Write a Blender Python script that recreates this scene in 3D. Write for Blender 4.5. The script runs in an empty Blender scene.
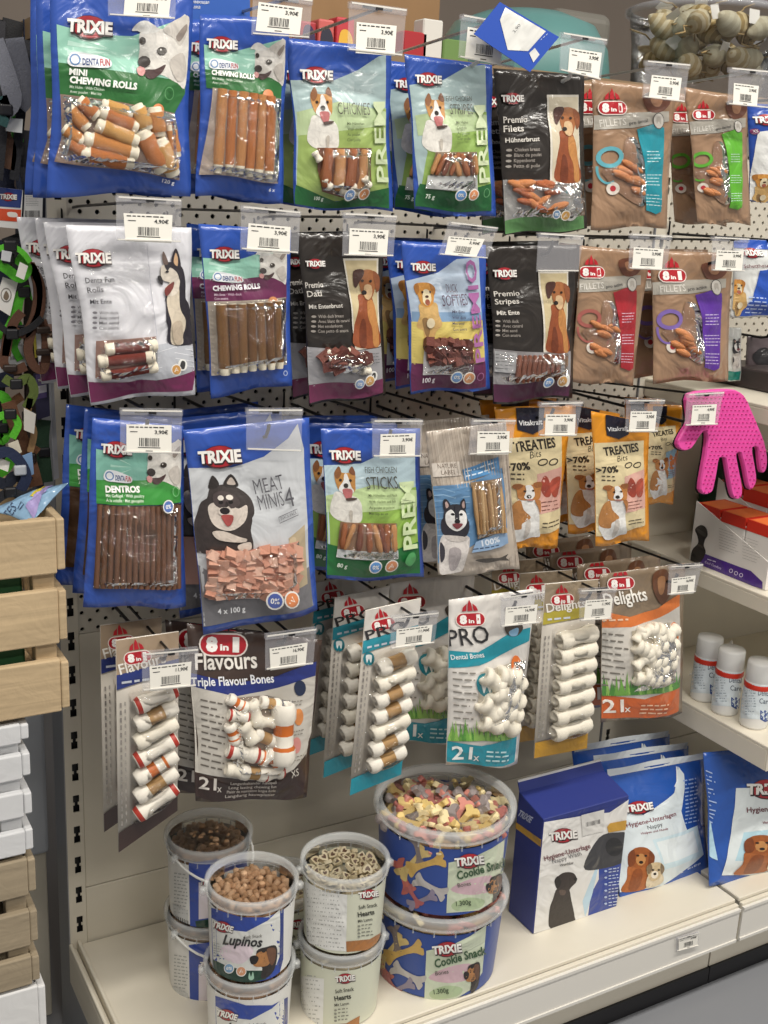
import bpy, math, random
import numpy as np
from mathutils import Vector, Matrix
from mathutils.geometry import tessellate_polygon
random.seed(7)
S = bpy.context.scene
COL = S.collection

# ------------------------------------------------------------------ camera
FPX = 1120.0
YAW, PITCH, ROLL = math.radians(30.1595), math.radians(15.4219), math.radians(2.7487)
CAM = np.array([-.35287, -1.45123, 1.27667])
_f = np.array([math.sin(YAW)*math.cos(PITCH), math.cos(YAW)*math.cos(PITCH), -math.sin(PITCH)])
_r0 = np.array([math.cos(YAW), -math.sin(YAW), 0.]); _u0 = np.cross(_r0, _f)
_r = _r0*math.cos(ROLL)+_u0*math.sin(ROLL); _u = _u0*math.cos(ROLL)-_r0*math.sin(ROLL)
cd = bpy.data.cameras.new('camera'); cam = bpy.data.objects.new('camera', cd); COL.objects.link(cam)
cd.sensor_fit = 'VERTICAL'; cd.sensor_height = 36; cd.lens = FPX/1024*36; cd.clip_start = .05
cam.matrix_world = Matrix(((_r[0], _u[0], -_f[0], CAM[0]), (_r[1], _u[1], -_f[1], CAM[1]), (_r[2], _u[2], -_f[2], CAM[2]), (0, 0, 0, 1)))
S.camera = cam

# ------------------------------------------------------------------ world, lights, exposure
w = bpy.data.worlds.new('world'); S.world = w; w.use_nodes = True
w.node_tree.nodes['Background'].inputs[0].default_value = (1, .96, .9, 1)
w.node_tree.nodes['Background'].inputs[1].default_value = .20
def area(name, loc, sx, sy, power, rot=(0, 0, 0), col=(1, .95, .87)):
    l = bpy.data.lights.new(name, 'AREA'); l.shape = 'RECTANGLE'; l.size = sx; l.size_y = sy; l.energy = power; l.color = col
    o = bpy.data.objects.new(name, l); COL.objects.link(o); o.location = loc; o.rotation_euler = rot
for k, (x, y, e) in enumerate([(-.7, -1.4, 27), (.9, -1.4, 27), (2.4, -1.4, 20), (.1, -3.0, 24), (1.8, -3.0, 18)]):
    area('ceiling_light_strip', (x, y, 2.9), 1.3, .16, e)
S.view_settings.view_transform = 'Standard'; S.view_settings.look = 'None'
S.view_settings.gamma = 1; S.view_settings.use_curve_mapping = False
S.view_settings.exposure = 0.45

# ------------------------------------------------------------------ pixel -> place helpers (plane or surface gives the depth)
def rays(P):
    P = np.atleast_2d(np.asarray(P, float))
    return _f[None]+_r[None]*((P[:, :1]-384)/FPX)-_u[None]*((P[:, 1:2]-512)/FPX)
def at(x, y, ax=1, val=0.):
    d = rays([(x, y)])[0]; return CAM+d*((val-CAM[ax])/d[ax])
def V(a): return Vector((float(a[0]), float(a[1]), float(a[2])))

# ------------------------------------------------------------------ materials
def lin(h):
    h = h.lstrip('#'); o = []
    for i in (0, 2, 4):
        c = int(h[i:i+2], 16)/255
        o.append(c/12.92 if c <= .04045 else ((c+.055)/1.055)**2.4)
    return (*o, 1)
MATS = {}
def mat(h, rough=.45, wrk=0., var=0., metal=0., scale=16., trans=0., coat=0.):
    key = (h, rough, wrk, var, metal, scale, trans, coat)
    if key in MATS: return MATS[key]
    m = bpy.data.materials.new('paint_'+h.lstrip('#')); m.use_nodes = True
    nt = m.node_tree; b = nt.nodes['Principled BSDF']
    b.inputs['Base Color'].default_value = lin(h); b.inputs['Roughness'].default_value = rough; b.inputs['Metallic'].default_value = metal
    b.inputs['Coat Weight'].default_value = coat; b.inputs['Coat Roughness'].default_value = .12
    if trans: b.inputs['Transmission Weight'].default_value = trans
    if wrk or var:
        tc = nt.nodes.new('ShaderNodeTexCoord'); nz = nt.nodes.new('ShaderNodeTexNoise')
        nz.inputs['Scale'].default_value = scale; nz.inputs['Detail'].default_value = 2.5; nz.inputs['Distortion'].default_value = 1.4
        nt.links.new(tc.outputs['Object'], nz.inputs['Vector'])
    if wrk:
        bp = nt.nodes.new('ShaderNodeBump'); bp.inputs['Strength'].default_value = wrk; bp.inputs['Distance'].default_value = .02
        nt.links.new(nz.outputs['Fac'], bp.inputs['Height']); nt.links.new(bp.outputs['Normal'], b.inputs['Normal'])
        nt.links.new(bp.outputs['Normal'], b.inputs['Coat Normal'])
    if var:
        mx = nt.nodes.new('ShaderNodeMix'); mx.data_type = 'RGBA'; c = lin(h)
        mx.inputs[6].default_value = tuple(max(0, v*(1-var)) for v in c[:3])+(1,); mx.inputs[7].default_value = tuple(min(1, v*(1+var)) for v in c[:3])+(1,)
        nt.links.new(nz.outputs['Fac'], mx.inputs[0]); nt.links.new(mx.outputs[2], b.inputs['Base Color'])
    MATS[key] = m; return m
def foil(h): return mat(h, .3, .42, .06, 0, 16., 0, .6)
def ink(h): return mat(h, .36, .36, 0, 0, 16., 0, .5)
def fur(h): return mat(h, .4, .05, .38, 0, 95., 0, .4)
def flat(h): return mat(h, .5)
def clear(name, fac, rough=.06, bump=0., scale=20., tint=(1, 1, 1, 1)):
    if name in MATS: return MATS[name]
    m = bpy.data.materials.new(name); m.use_nodes = True; nt = m.node_tree; nt.nodes.clear()
    out = nt.nodes.new('ShaderNodeOutputMaterial'); mx = nt.nodes.new('ShaderNodeMixShader'); t = nt.nodes.new('ShaderNodeBsdfTransparent')
    g = nt.nodes.new('ShaderNodeBsdfGlossy'); fr = nt.nodes.new('ShaderNodeFresnel'); ad = nt.nodes.new('ShaderNodeMath')
    g.inputs['Roughness'].default_value = rough; t.inputs[0].default_value = tint; fr.inputs[0].default_value = 1.35
    ad.inputs[1].default_value = fac
    nt.links.new(fr.outputs[0], ad.inputs[0]); nt.links.new(ad.outputs[0], mx.inputs[0]); nt.links.new(t.outputs[0], mx.inputs[1]); nt.links.new(g.outputs[0], mx.inputs[2])
    if bump:
        tc = nt.nodes.new('ShaderNodeTexCoord'); nz = nt.nodes.new('ShaderNodeTexNoise'); nz.inputs['Scale'].default_value = scale
        nz.inputs['Detail'].default_value = 3; nz.inputs['Distortion'].default_value = 2.
        bp = nt.nodes.new('ShaderNodeBump'); bp.inputs['Strength'].default_value = bump; bp.inputs['Distance'].default_value = .03
        nt.links.new(tc.outputs['Object'], nz.inputs['Vector']); nt.links.new(nz.outputs['Fac'], bp.inputs['Height'])
        nt.links.new(bp.outputs['Normal'], g.inputs['Normal'])
    nt.links.new(mx.outputs[0], out.inputs[0]); MATS[name] = m; return m
FILM = clear('crinkled_clear_film', .04, .07, .9, 22.)
ACRYL = clear('clear_acrylic', .10, .05)
PET = clear('clear_tub_plastic', .05, .12, .05, 8., (.93, .94, .95, 1))
def frosted(name, h, a):
    if name in MATS: return MATS[name]
    m = bpy.data.materials.new(name); m.use_nodes = True; nt = m.node_tree; b = nt.nodes['Principled BSDF']
    b.inputs['Base Color'].default_value = lin(h); b.inputs['Roughness'].default_value = .18; b.inputs['Alpha'].default_value = a
    nz = nt.nodes.new('ShaderNodeTexNoise'); nz.inputs['Scale'].default_value = 60; bp = nt.nodes.new('ShaderNodeBump'); bp.inputs['Strength'].default_value = .05
    nt.links.new(nz.outputs['Fac'], bp.inputs['Height']); nt.links.new(bp.outputs['Normal'], b.inputs['Normal'])
    MATS[name] = m; return m
RIM = frosted('milky_rim_plastic', 'f0f3f4', .30)
SLEEVE = frosted('milky_pocket_plastic', 'd4d4da', .16)

# ------------------------------------------------------------------ mesh helpers
def link(o, parent=None):
    COL.objects.link(o)
    if parent is not None: o.parent = parent
    return o
def mesh(name, verts, faces, mats, midx=None, smooth=False):
    me = bpy.data.meshes.new(name); me.from_pydata([tuple(map(float, v)) for v in verts], [], [tuple(f) for f in faces])
    for m in (mats if isinstance(mats, (list, tuple)) else [mats]): me.materials.append(m)
    if midx is not None: me.polygons.foreach_set('material_index', np.asarray(midx, 'i'))
    if smooth: me.polygons.foreach_set('use_smooth', [True]*len(me.polygons))
    me.update(); return me
def obj(name, me, parent=None, loc=None):
    o = bpy.data.objects.new(name, me); link(o, parent)
    if loc is not None: o.location = V(loc)
    return o
def tag(o, label, cat=None, group=None, kind=None):
    if label: o['label'] = label
    if cat: o['category'] = cat
    if group: o['group'] = group
    if kind: o['kind'] = kind
    return o
def thing(name, label, cat, loc, group=None):
    o = bpy.data.objects.new(name, None); o.empty_display_size = .02; COL.objects.link(o); o.location = V(loc)
    return tag(o, label, cat, group)
class MB:
    def __init__(s): s.v = []; s.f = []; s.m = []; s.mats = []
    def mi(s, m):
        if m not in s.mats: s.mats.append(m)
        return s.mats.index(m)
    def add(s, v, f, m):
        n = len(s.v); k = s.mi(m); s.v += [tuple(map(float, p)) for p in v]; s.f += [tuple(i+n for i in q) for q in f]; s.m += [k]*len(f)
    def box(s, a, b, m):
        (x0, y0, z0), (x1, y1, z1) = a, b
        s.add([(x0, y0, z0), (x1, y0, z0), (x1, y1, z0), (x0, y1, z0), (x0, y0, z1), (x1, y0, z1), (x1, y1, z1), (x0, y1, z1)],
              [(0, 3, 2, 1), (4, 5, 6, 7), (0, 1, 5, 4), (1, 2, 6, 5), (2, 3, 7, 6), (3, 0, 4, 7)], m)
    def tube(s, pts, r, m, n=8, cap=True):
        P = [np.array(p, float) for p in pts]; V0 = []; F0 = []
        R = r if isinstance(r, (list, tuple)) else [r]*len(P); up = None
        for i, p in enumerate(P):
            t = (P[min(i+1, len(P)-1)]-P[max(i-1, 0)]); t /= (np.linalg.norm(t)+1e-12)
            if up is None: up = np.array([0, 0, 1.]) if abs(t[2]) < .9 else np.array([1., 0, 0])
            a = np.cross(t, up); a /= np.linalg.norm(a); b = np.cross(a, t); up = b
            for k in range(n):
                q = 2*math.pi*k/n; V0.append(p+R[i]*(a*math.cos(q)+b*math.sin(q)))
        for i in range(len(P)-1):
            for k in range(n): F0.append((i*n+k, i*n+(k+1) % n, (i+1)*n+(k+1) % n, (i+1)*n+k))
        if cap: F0 += [tuple(range(n))[::-1], tuple((len(P)-1)*n+k for k in range(n))]
        s.add(V0, F0, m)
    def lathe(s, prof, m, n=32, c=(0, 0, 0)):
        V0 = []; F0 = []
        for r, z in prof:
            for k in range(n): q = 2*math.pi*k/n; V0.append((c[0]+r*math.cos(q), c[1]+r*math.sin(q), c[2]+z))
        for i in range(len(prof)-1):
            for k in range(n): F0.append((i*n+k, i*n+(k+1) % n, (i+1)*n+(k+1) % n, (i+1)*n+k))
        s.add(V0, F0, m)
    def mesh(s, name, smooth=False): return mesh(name, s.v, s.f, s.mats, s.m, smooth)
    def build(s, name, parent=None, smooth=False, loc=None): return obj(name, s.mesh(name, smooth), parent, loc)
def bevel(o, wd=.002, seg=2):
    b = o.modifiers.new('bevel', 'BEVEL'); b.width = wd; b.segments = seg; b.limit_method = 'ANGLE'; return o
def copy_tree(o, parent=None, skip=()):
    c = o.copy(); link(c, parent)
    for ch in list(o.children):
        if ch.name.split('.')[0] in skip: continue
        copy_tree(ch, c, skip)
    return c

# ------------------------------------------------------------------ flat print laid on real surfaces
_TX = {}
def glyphs(s, bold, shear, space):
    key = (s, bold, shear, space)
    if key not in _TX:
        c = bpy.data.curves.new('lettering', 'FONT'); c.body = s; c.resolution_u = 2; c.offset = bold; c.shear = shear; c.space_character = space
        o = bpy.data.objects.new('lettering', c); me = bpy.data.meshes.new_from_object(o)
        v = np.array([p.co[:2] for p in me.vertices]) if len(me.vertices) else np.zeros((0, 2))
        f = []
        for p in me.polygons:
            q = list(p.vertices); f += [(q[0], q[i], q[i+1]) for i in range(1, len(q)-1)]
        if len(v):
            v[:, 0] -= v[:, 0].min(); v[:, 0] /= max(v[:, 0].max(), 1e-6); v[:, 1] /= .682
        _TX[key] = (v, f); bpy.data.meshes.remove(me); bpy.data.objects.remove(o); bpy.data.curves.remove(c)
    return _TX[key]
def smooth(pts, n=4):
    P = [np.array(p, float) for p in pts]; N = len(P); o = []
    for i in range(N):
        a, b, c, d = P[i-1], P[i], P[(i+1) % N], P[(i+2) % N]
        for k in range(n):
            t = k/n; o.append(.5*((2*b)+(c-a)*t+(2*a-5*b+4*c-d)*t*t+(3*b-a-3*c+d)*t**3))
    return o
def tess(pts):
    return [tuple(t) for t in tessellate_polygon([[Vector((float(p[0]), float(p[1]), 0)) for p in pts]])]
def refine(v, f, L):
    v = [tuple(map(float, p)) for p in v]; out = []; mid = {}; st = list(f)
    while st:
        a, b, c = st.pop(); A, B, C = v[a], v[b], v[c]
        e = [((A[0]-B[0])**2+(A[1]-B[1])**2, a, b, c), ((B[0]-C[0])**2+(B[1]-C[1])**2, b, c, a), ((C[0]-A[0])**2+(C[1]-A[1])**2, c, a, b)]
        l, p, q, r = max(e, key=lambda t: (round(t[0], 6), min(t[1], t[2]), max(t[1], t[2])))
        if l <= L*L: out.append((a, b, c)); continue
        k = (min(p, q), max(p, q))
        if k not in mid:
            mid[k] = len(v); v.append(((v[p][0]+v[q][0])/2, (v[p][1]+v[q][1])/2))
        m = mid[k]; st += [(p, m, r), (m, q, r)]
    return v, out

class Quad:
    """four corners (TL,TR,BR,BL) of a flat or bulging face; n points out of the face"""
    def __init__(s, c, T=0., shape='flat', seed=0, root=None, wr=.0005, side=.05):
        s.c = [np.array(p, float) for p in c]; s.T = T; s.shape = shape; s.wr = wr; s.side = side
        a, b, cc, d = s.c
        n = np.cross(d-a, b-a); n /= np.linalg.norm(n)
        if np.dot(n, CAM-a) < 0: n = -n
        s.n = n; s.e1 = (b-a)/np.linalg.norm(b-a); s.e2 = np.cross(n, s.e1)
        s.root = np.array(root, float) if root is not None else (cc+d)/2
        s.ph = np.random.RandomState(seed).uniform(0, 6.28, 8)
        s.w = (np.linalg.norm(b-a)+np.linalg.norm(cc-d))/2; s.h = (np.linalg.norm(d-a)+np.linalg.norm(cc-b))/2
    def bulge(s, u, v):
        if s.shape == 'flat': return 0*u
        m = .02; q = np.clip((u-m)/(1-2*m), 0, 1); pu = np.clip(4*q*(1-q), 0, 1)**.85
        sm = lambda a, b, x: (lambda t: t*t*(3-2*t))(np.clip((x-a)/(b-a), 0, 1))
        if s.shape == 'pillow': g = sm(.08, .5, v)*sm(1.0, .82, v)
        elif s.shape == 'gusset': g = sm(.08, .6, v)*(.55+.45*sm(1.02, .85, v))
        elif s.shape == 'card': return 0*u
        elif s.shape == 'soft': g = sm(-.02, .25, v)*sm(1.02, .75, v)
        wr = s.wr*(np.sin(26*u+9*v+s.ph[0])+np.sin(-14*u+23*v+s.ph[1])+np.sin(9*u-31*v+s.ph[2]))*pu*(.3+.7*sm(.02, .2, v))
        return s.T*pu*g+wr
    def outline(s, u, v):
        if s.shape in ('flat', 'card'): return u, v
        k = s.side*np.sin(np.pi*np.clip(v, 0, 1))**2+.012*np.sin(9*v+s.ph[3])*np.clip(v*(1-v)*4, 0, 1)
        vv = v+.012*np.sin(7*u+s.ph[4])*np.clip((v-.6)/.4, 0, 1)
        return .5+(u-.5)*(1-k), vv
    def M(s, u, v, off=0.):
        u = np.asarray(u, float); v = np.asarray(v, float); b = s.bulge(u, v)+off; u2, v2 = s.outline(u, v)
        a, bb, c, d = s.c
        p = (1-u2)[:, None]*((1-v2)[:, None]*a+v2[:, None]*d)+u2[:, None]*((1-v2)[:, None]*bb+v2[:, None]*c)
        return p+s.n[None]*np.atleast_1d(b)[:, None]-s.root
    def inv(s, P):
        d = rays(P); a = s.c[0]+s.n*s.T*.6
        t = ((a-CAM)@s.n)/(d@s.n); X = CAM+d*t[:, None]-s.c[0]
        x = X@s.e1; y = X@s.e2
        C = [np.array([(q-s.c[0])@s.e1, (q-s.c[0])@s.e2]) for q in s.c]
        u = np.full(len(x), .5); v = np.full(len(x), .5)
        for _ in range(6):
            px = (1-u)*((1-v)*C[0][0]+v*C[3][0])+u*((1-v)*C[1][0]+v*C[2][0])-x
            py = (1-u)*((1-v)*C[0][1]+v*C[3][1])+u*((1-v)*C[1][1]+v*C[2][1])-y
            a11 = (1-v)*(C[1][0]-C[0][0])+v*(C[2][0]-C[3][0]); a12 = (1-u)*(C[3][0]-C[0][0])+u*(C[2][0]-C[1][0])
            a21 = (1-v)*(C[1][1]-C[0][1])+v*(C[2][1]-C[3][1]); a22 = (1-u)*(C[3][1]-C[0][1])+u*(C[2][1]-C[1][1])
            D = a11*a22-a12*a21; u = u-(a22*px-a12*py)/D; v = v-(a11*py-a21*px)/D
        return np.clip(u, .002, .998), np.clip(v, .002, .998)
class Tub:
    """upright tapered tub: u = angle, v = 0 top .. 1 bottom"""
    def __init__(s, x, y, z, r0, r1, h): s.p = np.array([x, y, z], float); s.r0 = r0; s.r1 = r1; s.h = h; s.root = s.p
    def M(s, u, v, off=0.):
        r = s.r0*v+s.r1*(1-v)+off
        return np.stack([r*np.cos(u), r*np.sin(u), s.h*(1-v)+0*u], -1)
    def inv(s, P):
        d = rays(P); o = CAM-s.p; r = np.full(len(d), (s.r0+s.r1)/2)
        for _ in range(4):
            a = d[:, 0]**2+d[:, 1]**2; b = d[:, 0]*o[0]+d[:, 1]*o[1]; c = o[0]**2+o[1]**2-r**2
            D = b*b-a*c; t = np.where(D > 0, (-b-np.sqrt(np.maximum(D, 0)))/a, -b/a)
            X = o+d*t[:, None]; v = np.clip(1-X[:, 2]/s.h, 0, 1); r = s.r0*v+s.r1*(1-v)
        return np.arctan2(X[:, 1], X[:, 0]), v

class Art:
    """print described in crop pixels of the photograph, mapped onto a surface in painter's order"""
    def __init__(s, surf, crop, step=.00014, base=.0008):
        s.s = surf; s.o = np.array(crop[:2], float); s.k = crop[2]; s.lay = 0; s.step = step; s.base = base; s.parts = {}; s.part = 'front_print'; s.film_h = 0.
    def px(s, P): return s.o+np.atleast_2d(np.asarray(P, float))/s.k
    def put(s, v, f, m, extra=0, part=None, off=None):
        if not len(v): return
        u, w_ = s.s.inv(np.array(v)); p = s.s.M(u, w_, (s.base+s.step*(s.lay+extra)) if off is None else off)
        s.parts.setdefault(part or s.part, MB()).add(p, f, m)
    def poly(s, P, m, sm=False, part=None, off=None, up=True):
        if isinstance(m, str): m = ink(m)
        if sm: P = smooth(P)
        if up: s.lay += 1
        q = s.px(P); v, f = refine(q, tess(q), 5.); s.put(v, f, m, part=part, off=off, extra=0 if up else 1)
    def blob(s, P, m, **k): s.poly(P, m, sm=True, **k)
    def rect(s, x0, y0, x1, y1, m, **k): s.poly([(x0, y0), (x1, y0), (x1, y1), (x0, y1)], m, **k)
    def ell(s, cx, cy, rx, ry, m, rot=0, up=True, n=16, part=None):
        c, q = math.cos(rot), math.sin(rot)
        P = [(cx+rx*math.cos(t)*c-ry*math.sin(t)*q, cy+rx*math.cos(t)*q+ry*math.sin(t)*c) for t in [2*math.pi*i/n for i in range(n)]]
        s.poly(P, m, up=up, part=part)
    def ring(s, cx, cy, rx, ry, th, m, rot=0, n=18, a0=0, a1=360):
        if isinstance(m, str): m = ink(m)
        c, q = math.cos(rot), math.sin(rot); v = []; f = []
        for i in range(n+1):
            t = math.radians(a0+(a1-a0)*i/n)
            for k in (1, 0):
                x, y = (rx-th*k)*math.cos(t), (ry-th*k)*math.sin(t); v.append((cx+x*c-y*q, cy+x*q+y*c))
        for i in range(n): f += [(2*i, 2*i+1, 2*i+3), (2*i, 2*i+3, 2*i+2)]
        s.put(s.px(v), f, m, 1)
    def line(s, P, wd, m):
        if isinstance(m, str): m = ink(m)
        v = []; f = []
        P = [np.array(p, float) for p in P]
        for i, p in enumerate(P):
            t = P[min(i+1, len(P)-1)]-P[max(i-1, 0)]; t /= np.linalg.norm(t)+1e-9; n = np.array([-t[1], t[0]])*wd/2
            v += [p+n, p-n]
            if i: f += [(2*i-2, 2*i-1, 2*i+1), (2*i-2, 2*i+1, 2*i)]
        s.put(s.px(v), f, m, 1)
    def text(s, t, x0, y0, x1, y1, cap, m, bold=.02, shear=0, space=1., extra=1, part=None):
        if isinstance(m, str): m = ink(m)
        g, f = glyphs(t, bold, shear, space); a = np.array([x0, y0], float); d = np.array([x1, y1], float)-a
        n = np.array([d[1], -d[0]]); n = n/np.linalg.norm(n)*cap
        s.put(s.px(a+g[:, :1]*d+g[:, 1:]*n), f, m, extra, part)
    def greek(s, x0, y0, x1, n, dy, h, m, slope=0., wmin=8, wmax=26, rag=.25):
        """rows of type too small to read, set as word-length bars"""
        if isinstance(m, str): m = ink(m)
        v = []; f = []; h = h*.72; wmin *= .8; wmax *= .75
        for i in range(n):
            x = x0; xe = x1-(x1-x0)*random.random()*rag
            while x < xe-2:
                ww = min(random.uniform(wmin, wmax), xe-x); y = y0+i*dy+slope*(x-x0); k = len(v)
                v += [(x, y), (x+ww, y+slope*ww), (x+ww, y+slope*ww+h), (x, y+h)]; f += [(k, k+1, k+2), (k, k+2, k+3)]; x += ww+h*1.2
        s.put(s.px(v), f, m, 1)
    def words(s, L, x0, y0, dy, cap, m, k=.58, slope=0., dot=False):
        for i, t in enumerate(L):
            y = y0+i*dy; wd = len(t)*cap*k
            if dot: s.ell(x0-cap*1.3, y-cap*.4, cap*.75, cap*.42, m, up=False, n=8)
            s.text(t, x0, y, x0+wd, y+slope*wd, cap, m, .012)
    def dog(s, D, x0, y0, x1, y1, flip=False):
        (a, b, c, d), sh = DOGS[D]
        def T(p):
            t = (p[0]-a)/(c-a); t = 1-t if flip else t
            return (x0+(x1-x0)*t, y0+(y1-y0)*(p[1]-b)/(d-b))
        for col, pts in sh:
            if len(pts) == 1:
                cx, cy, rx, ry = pts[0]; p = T((cx, cy)); s.ell(p[0], p[1], 1.15*rx*(x1-x0)/(c-a), 1.15*ry*(y1-y0)/(d-b), col, n=10)
            else: s.blob([T(p) for p in pts], fur(col))
    def logo(s, cx, cy, wd, rot=0.):
        """red oval with white capitals on a dark shadow"""
        c, q = math.cos(rot), math.sin(rot); R = lambda x, y: (cx+x*wd*c-y*wd*q, cy+x*wd*q+y*wd*c)
        old, s.part = s.part, 'brand_logo'; s.lay += 1
        s.ell(cx, cy+.01*wd, .405*wd, .27*wd, '4a1a1e', rot); s.ell(cx, cy, .385*wd, .245*wd, 'a81f2b', rot)
        a, b = R(-.5, .13), R(.5, .13); k = .028*wd
        s.lay += 1
        s.text('TRIXIE', a[0]+k*.4, a[1]+k*.9, b[0]+k*.4, b[1]+k*.9, .27*wd, '2a1416', .085)
        s.lay += 1
        s.text('TRIXIE', a[0], a[1], b[0], b[1], .26*wd, 'f2efea', .045)
        s.lay += 1; s.part = old
    def logo8(s, cx, cy, wd, rot=0.):
        """red pill reading 8in1 under a three pointed red cap"""
        c, q = math.cos(rot), math.sin(rot); R = lambda x, y: (cx+x*wd*c-y*wd*q, cy+x*wd*q+y*wd*c)
        old, s.part = s.part, 'brand_logo'
        def pill(hw, hh, col):
            P = []
            for i in range(9): t = -math.pi/2+math.pi*i/8; P.append(R(hw-hh+hh*math.cos(t), hh*math.sin(t)))
            for i in range(9): t = math.pi/2+math.pi*i/8; P.append(R(-hw+hh+hh*math.cos(t), hh*math.sin(t)))
            s.poly(P, col)
        pill(.53, .25, 'efe4dc'); pill(.495, .215, 'b5202c')
        for P in ([(-.28, -.3), (-.23, -.45), (-.1, -.56), (-.13, -.3)], [(-.09, -.3), (-.06, -.56), (0, -.7), (.06, -.56), (.09, -.3)], [(.13, -.3), (.1, -.56), (.23, -.45), (.28, -.3)]):
            s.poly([R(*p) for p in P], 'b5202c', up=False)
        a, b = R(-.38, .13), R(-.12, .13); s.text('8', *a, *b, .27*wd, 'fbf7f2', .07)
        a, b = R(-.07, .12), R(.12, .12); s.text('in', *a, *b, .13*wd, 'fbf7f2', .04)
        a, b = R(.2, .13), R(.34, .13); s.text('1', *a, *b, .27*wd, 'fbf7f2', .08)
        s.lay += 1; s.part = old
    def badge(s, cx, cy, r, col, kind=0):
        b0 = s.base; s.base = max(b0, s.film_h-s.step*s.lay*.5)
        s.ell(cx, cy, r, r*1.05, 'e9e6e0', n=14); s.ell(cx, cy, r*.82, r*.86, col, n=14)
        if kind == 0: s.text('0%', cx-r*.5, cy+r*.3, cx+r*.5, cy+r*.3, r*.6, 'f4f2ee', .02)
        else: s.line([(cx-r*.35, cy+r*.4), (cx, cy-r*.4), (cx+r*.3, cy+r*.2), (cx-r*.2, cy)], r*.18, 'f4e8dc')
        s.base = b0
    def build(s, root):
        for n, mb in s.parts.items(): mb.build(n, root)

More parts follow.
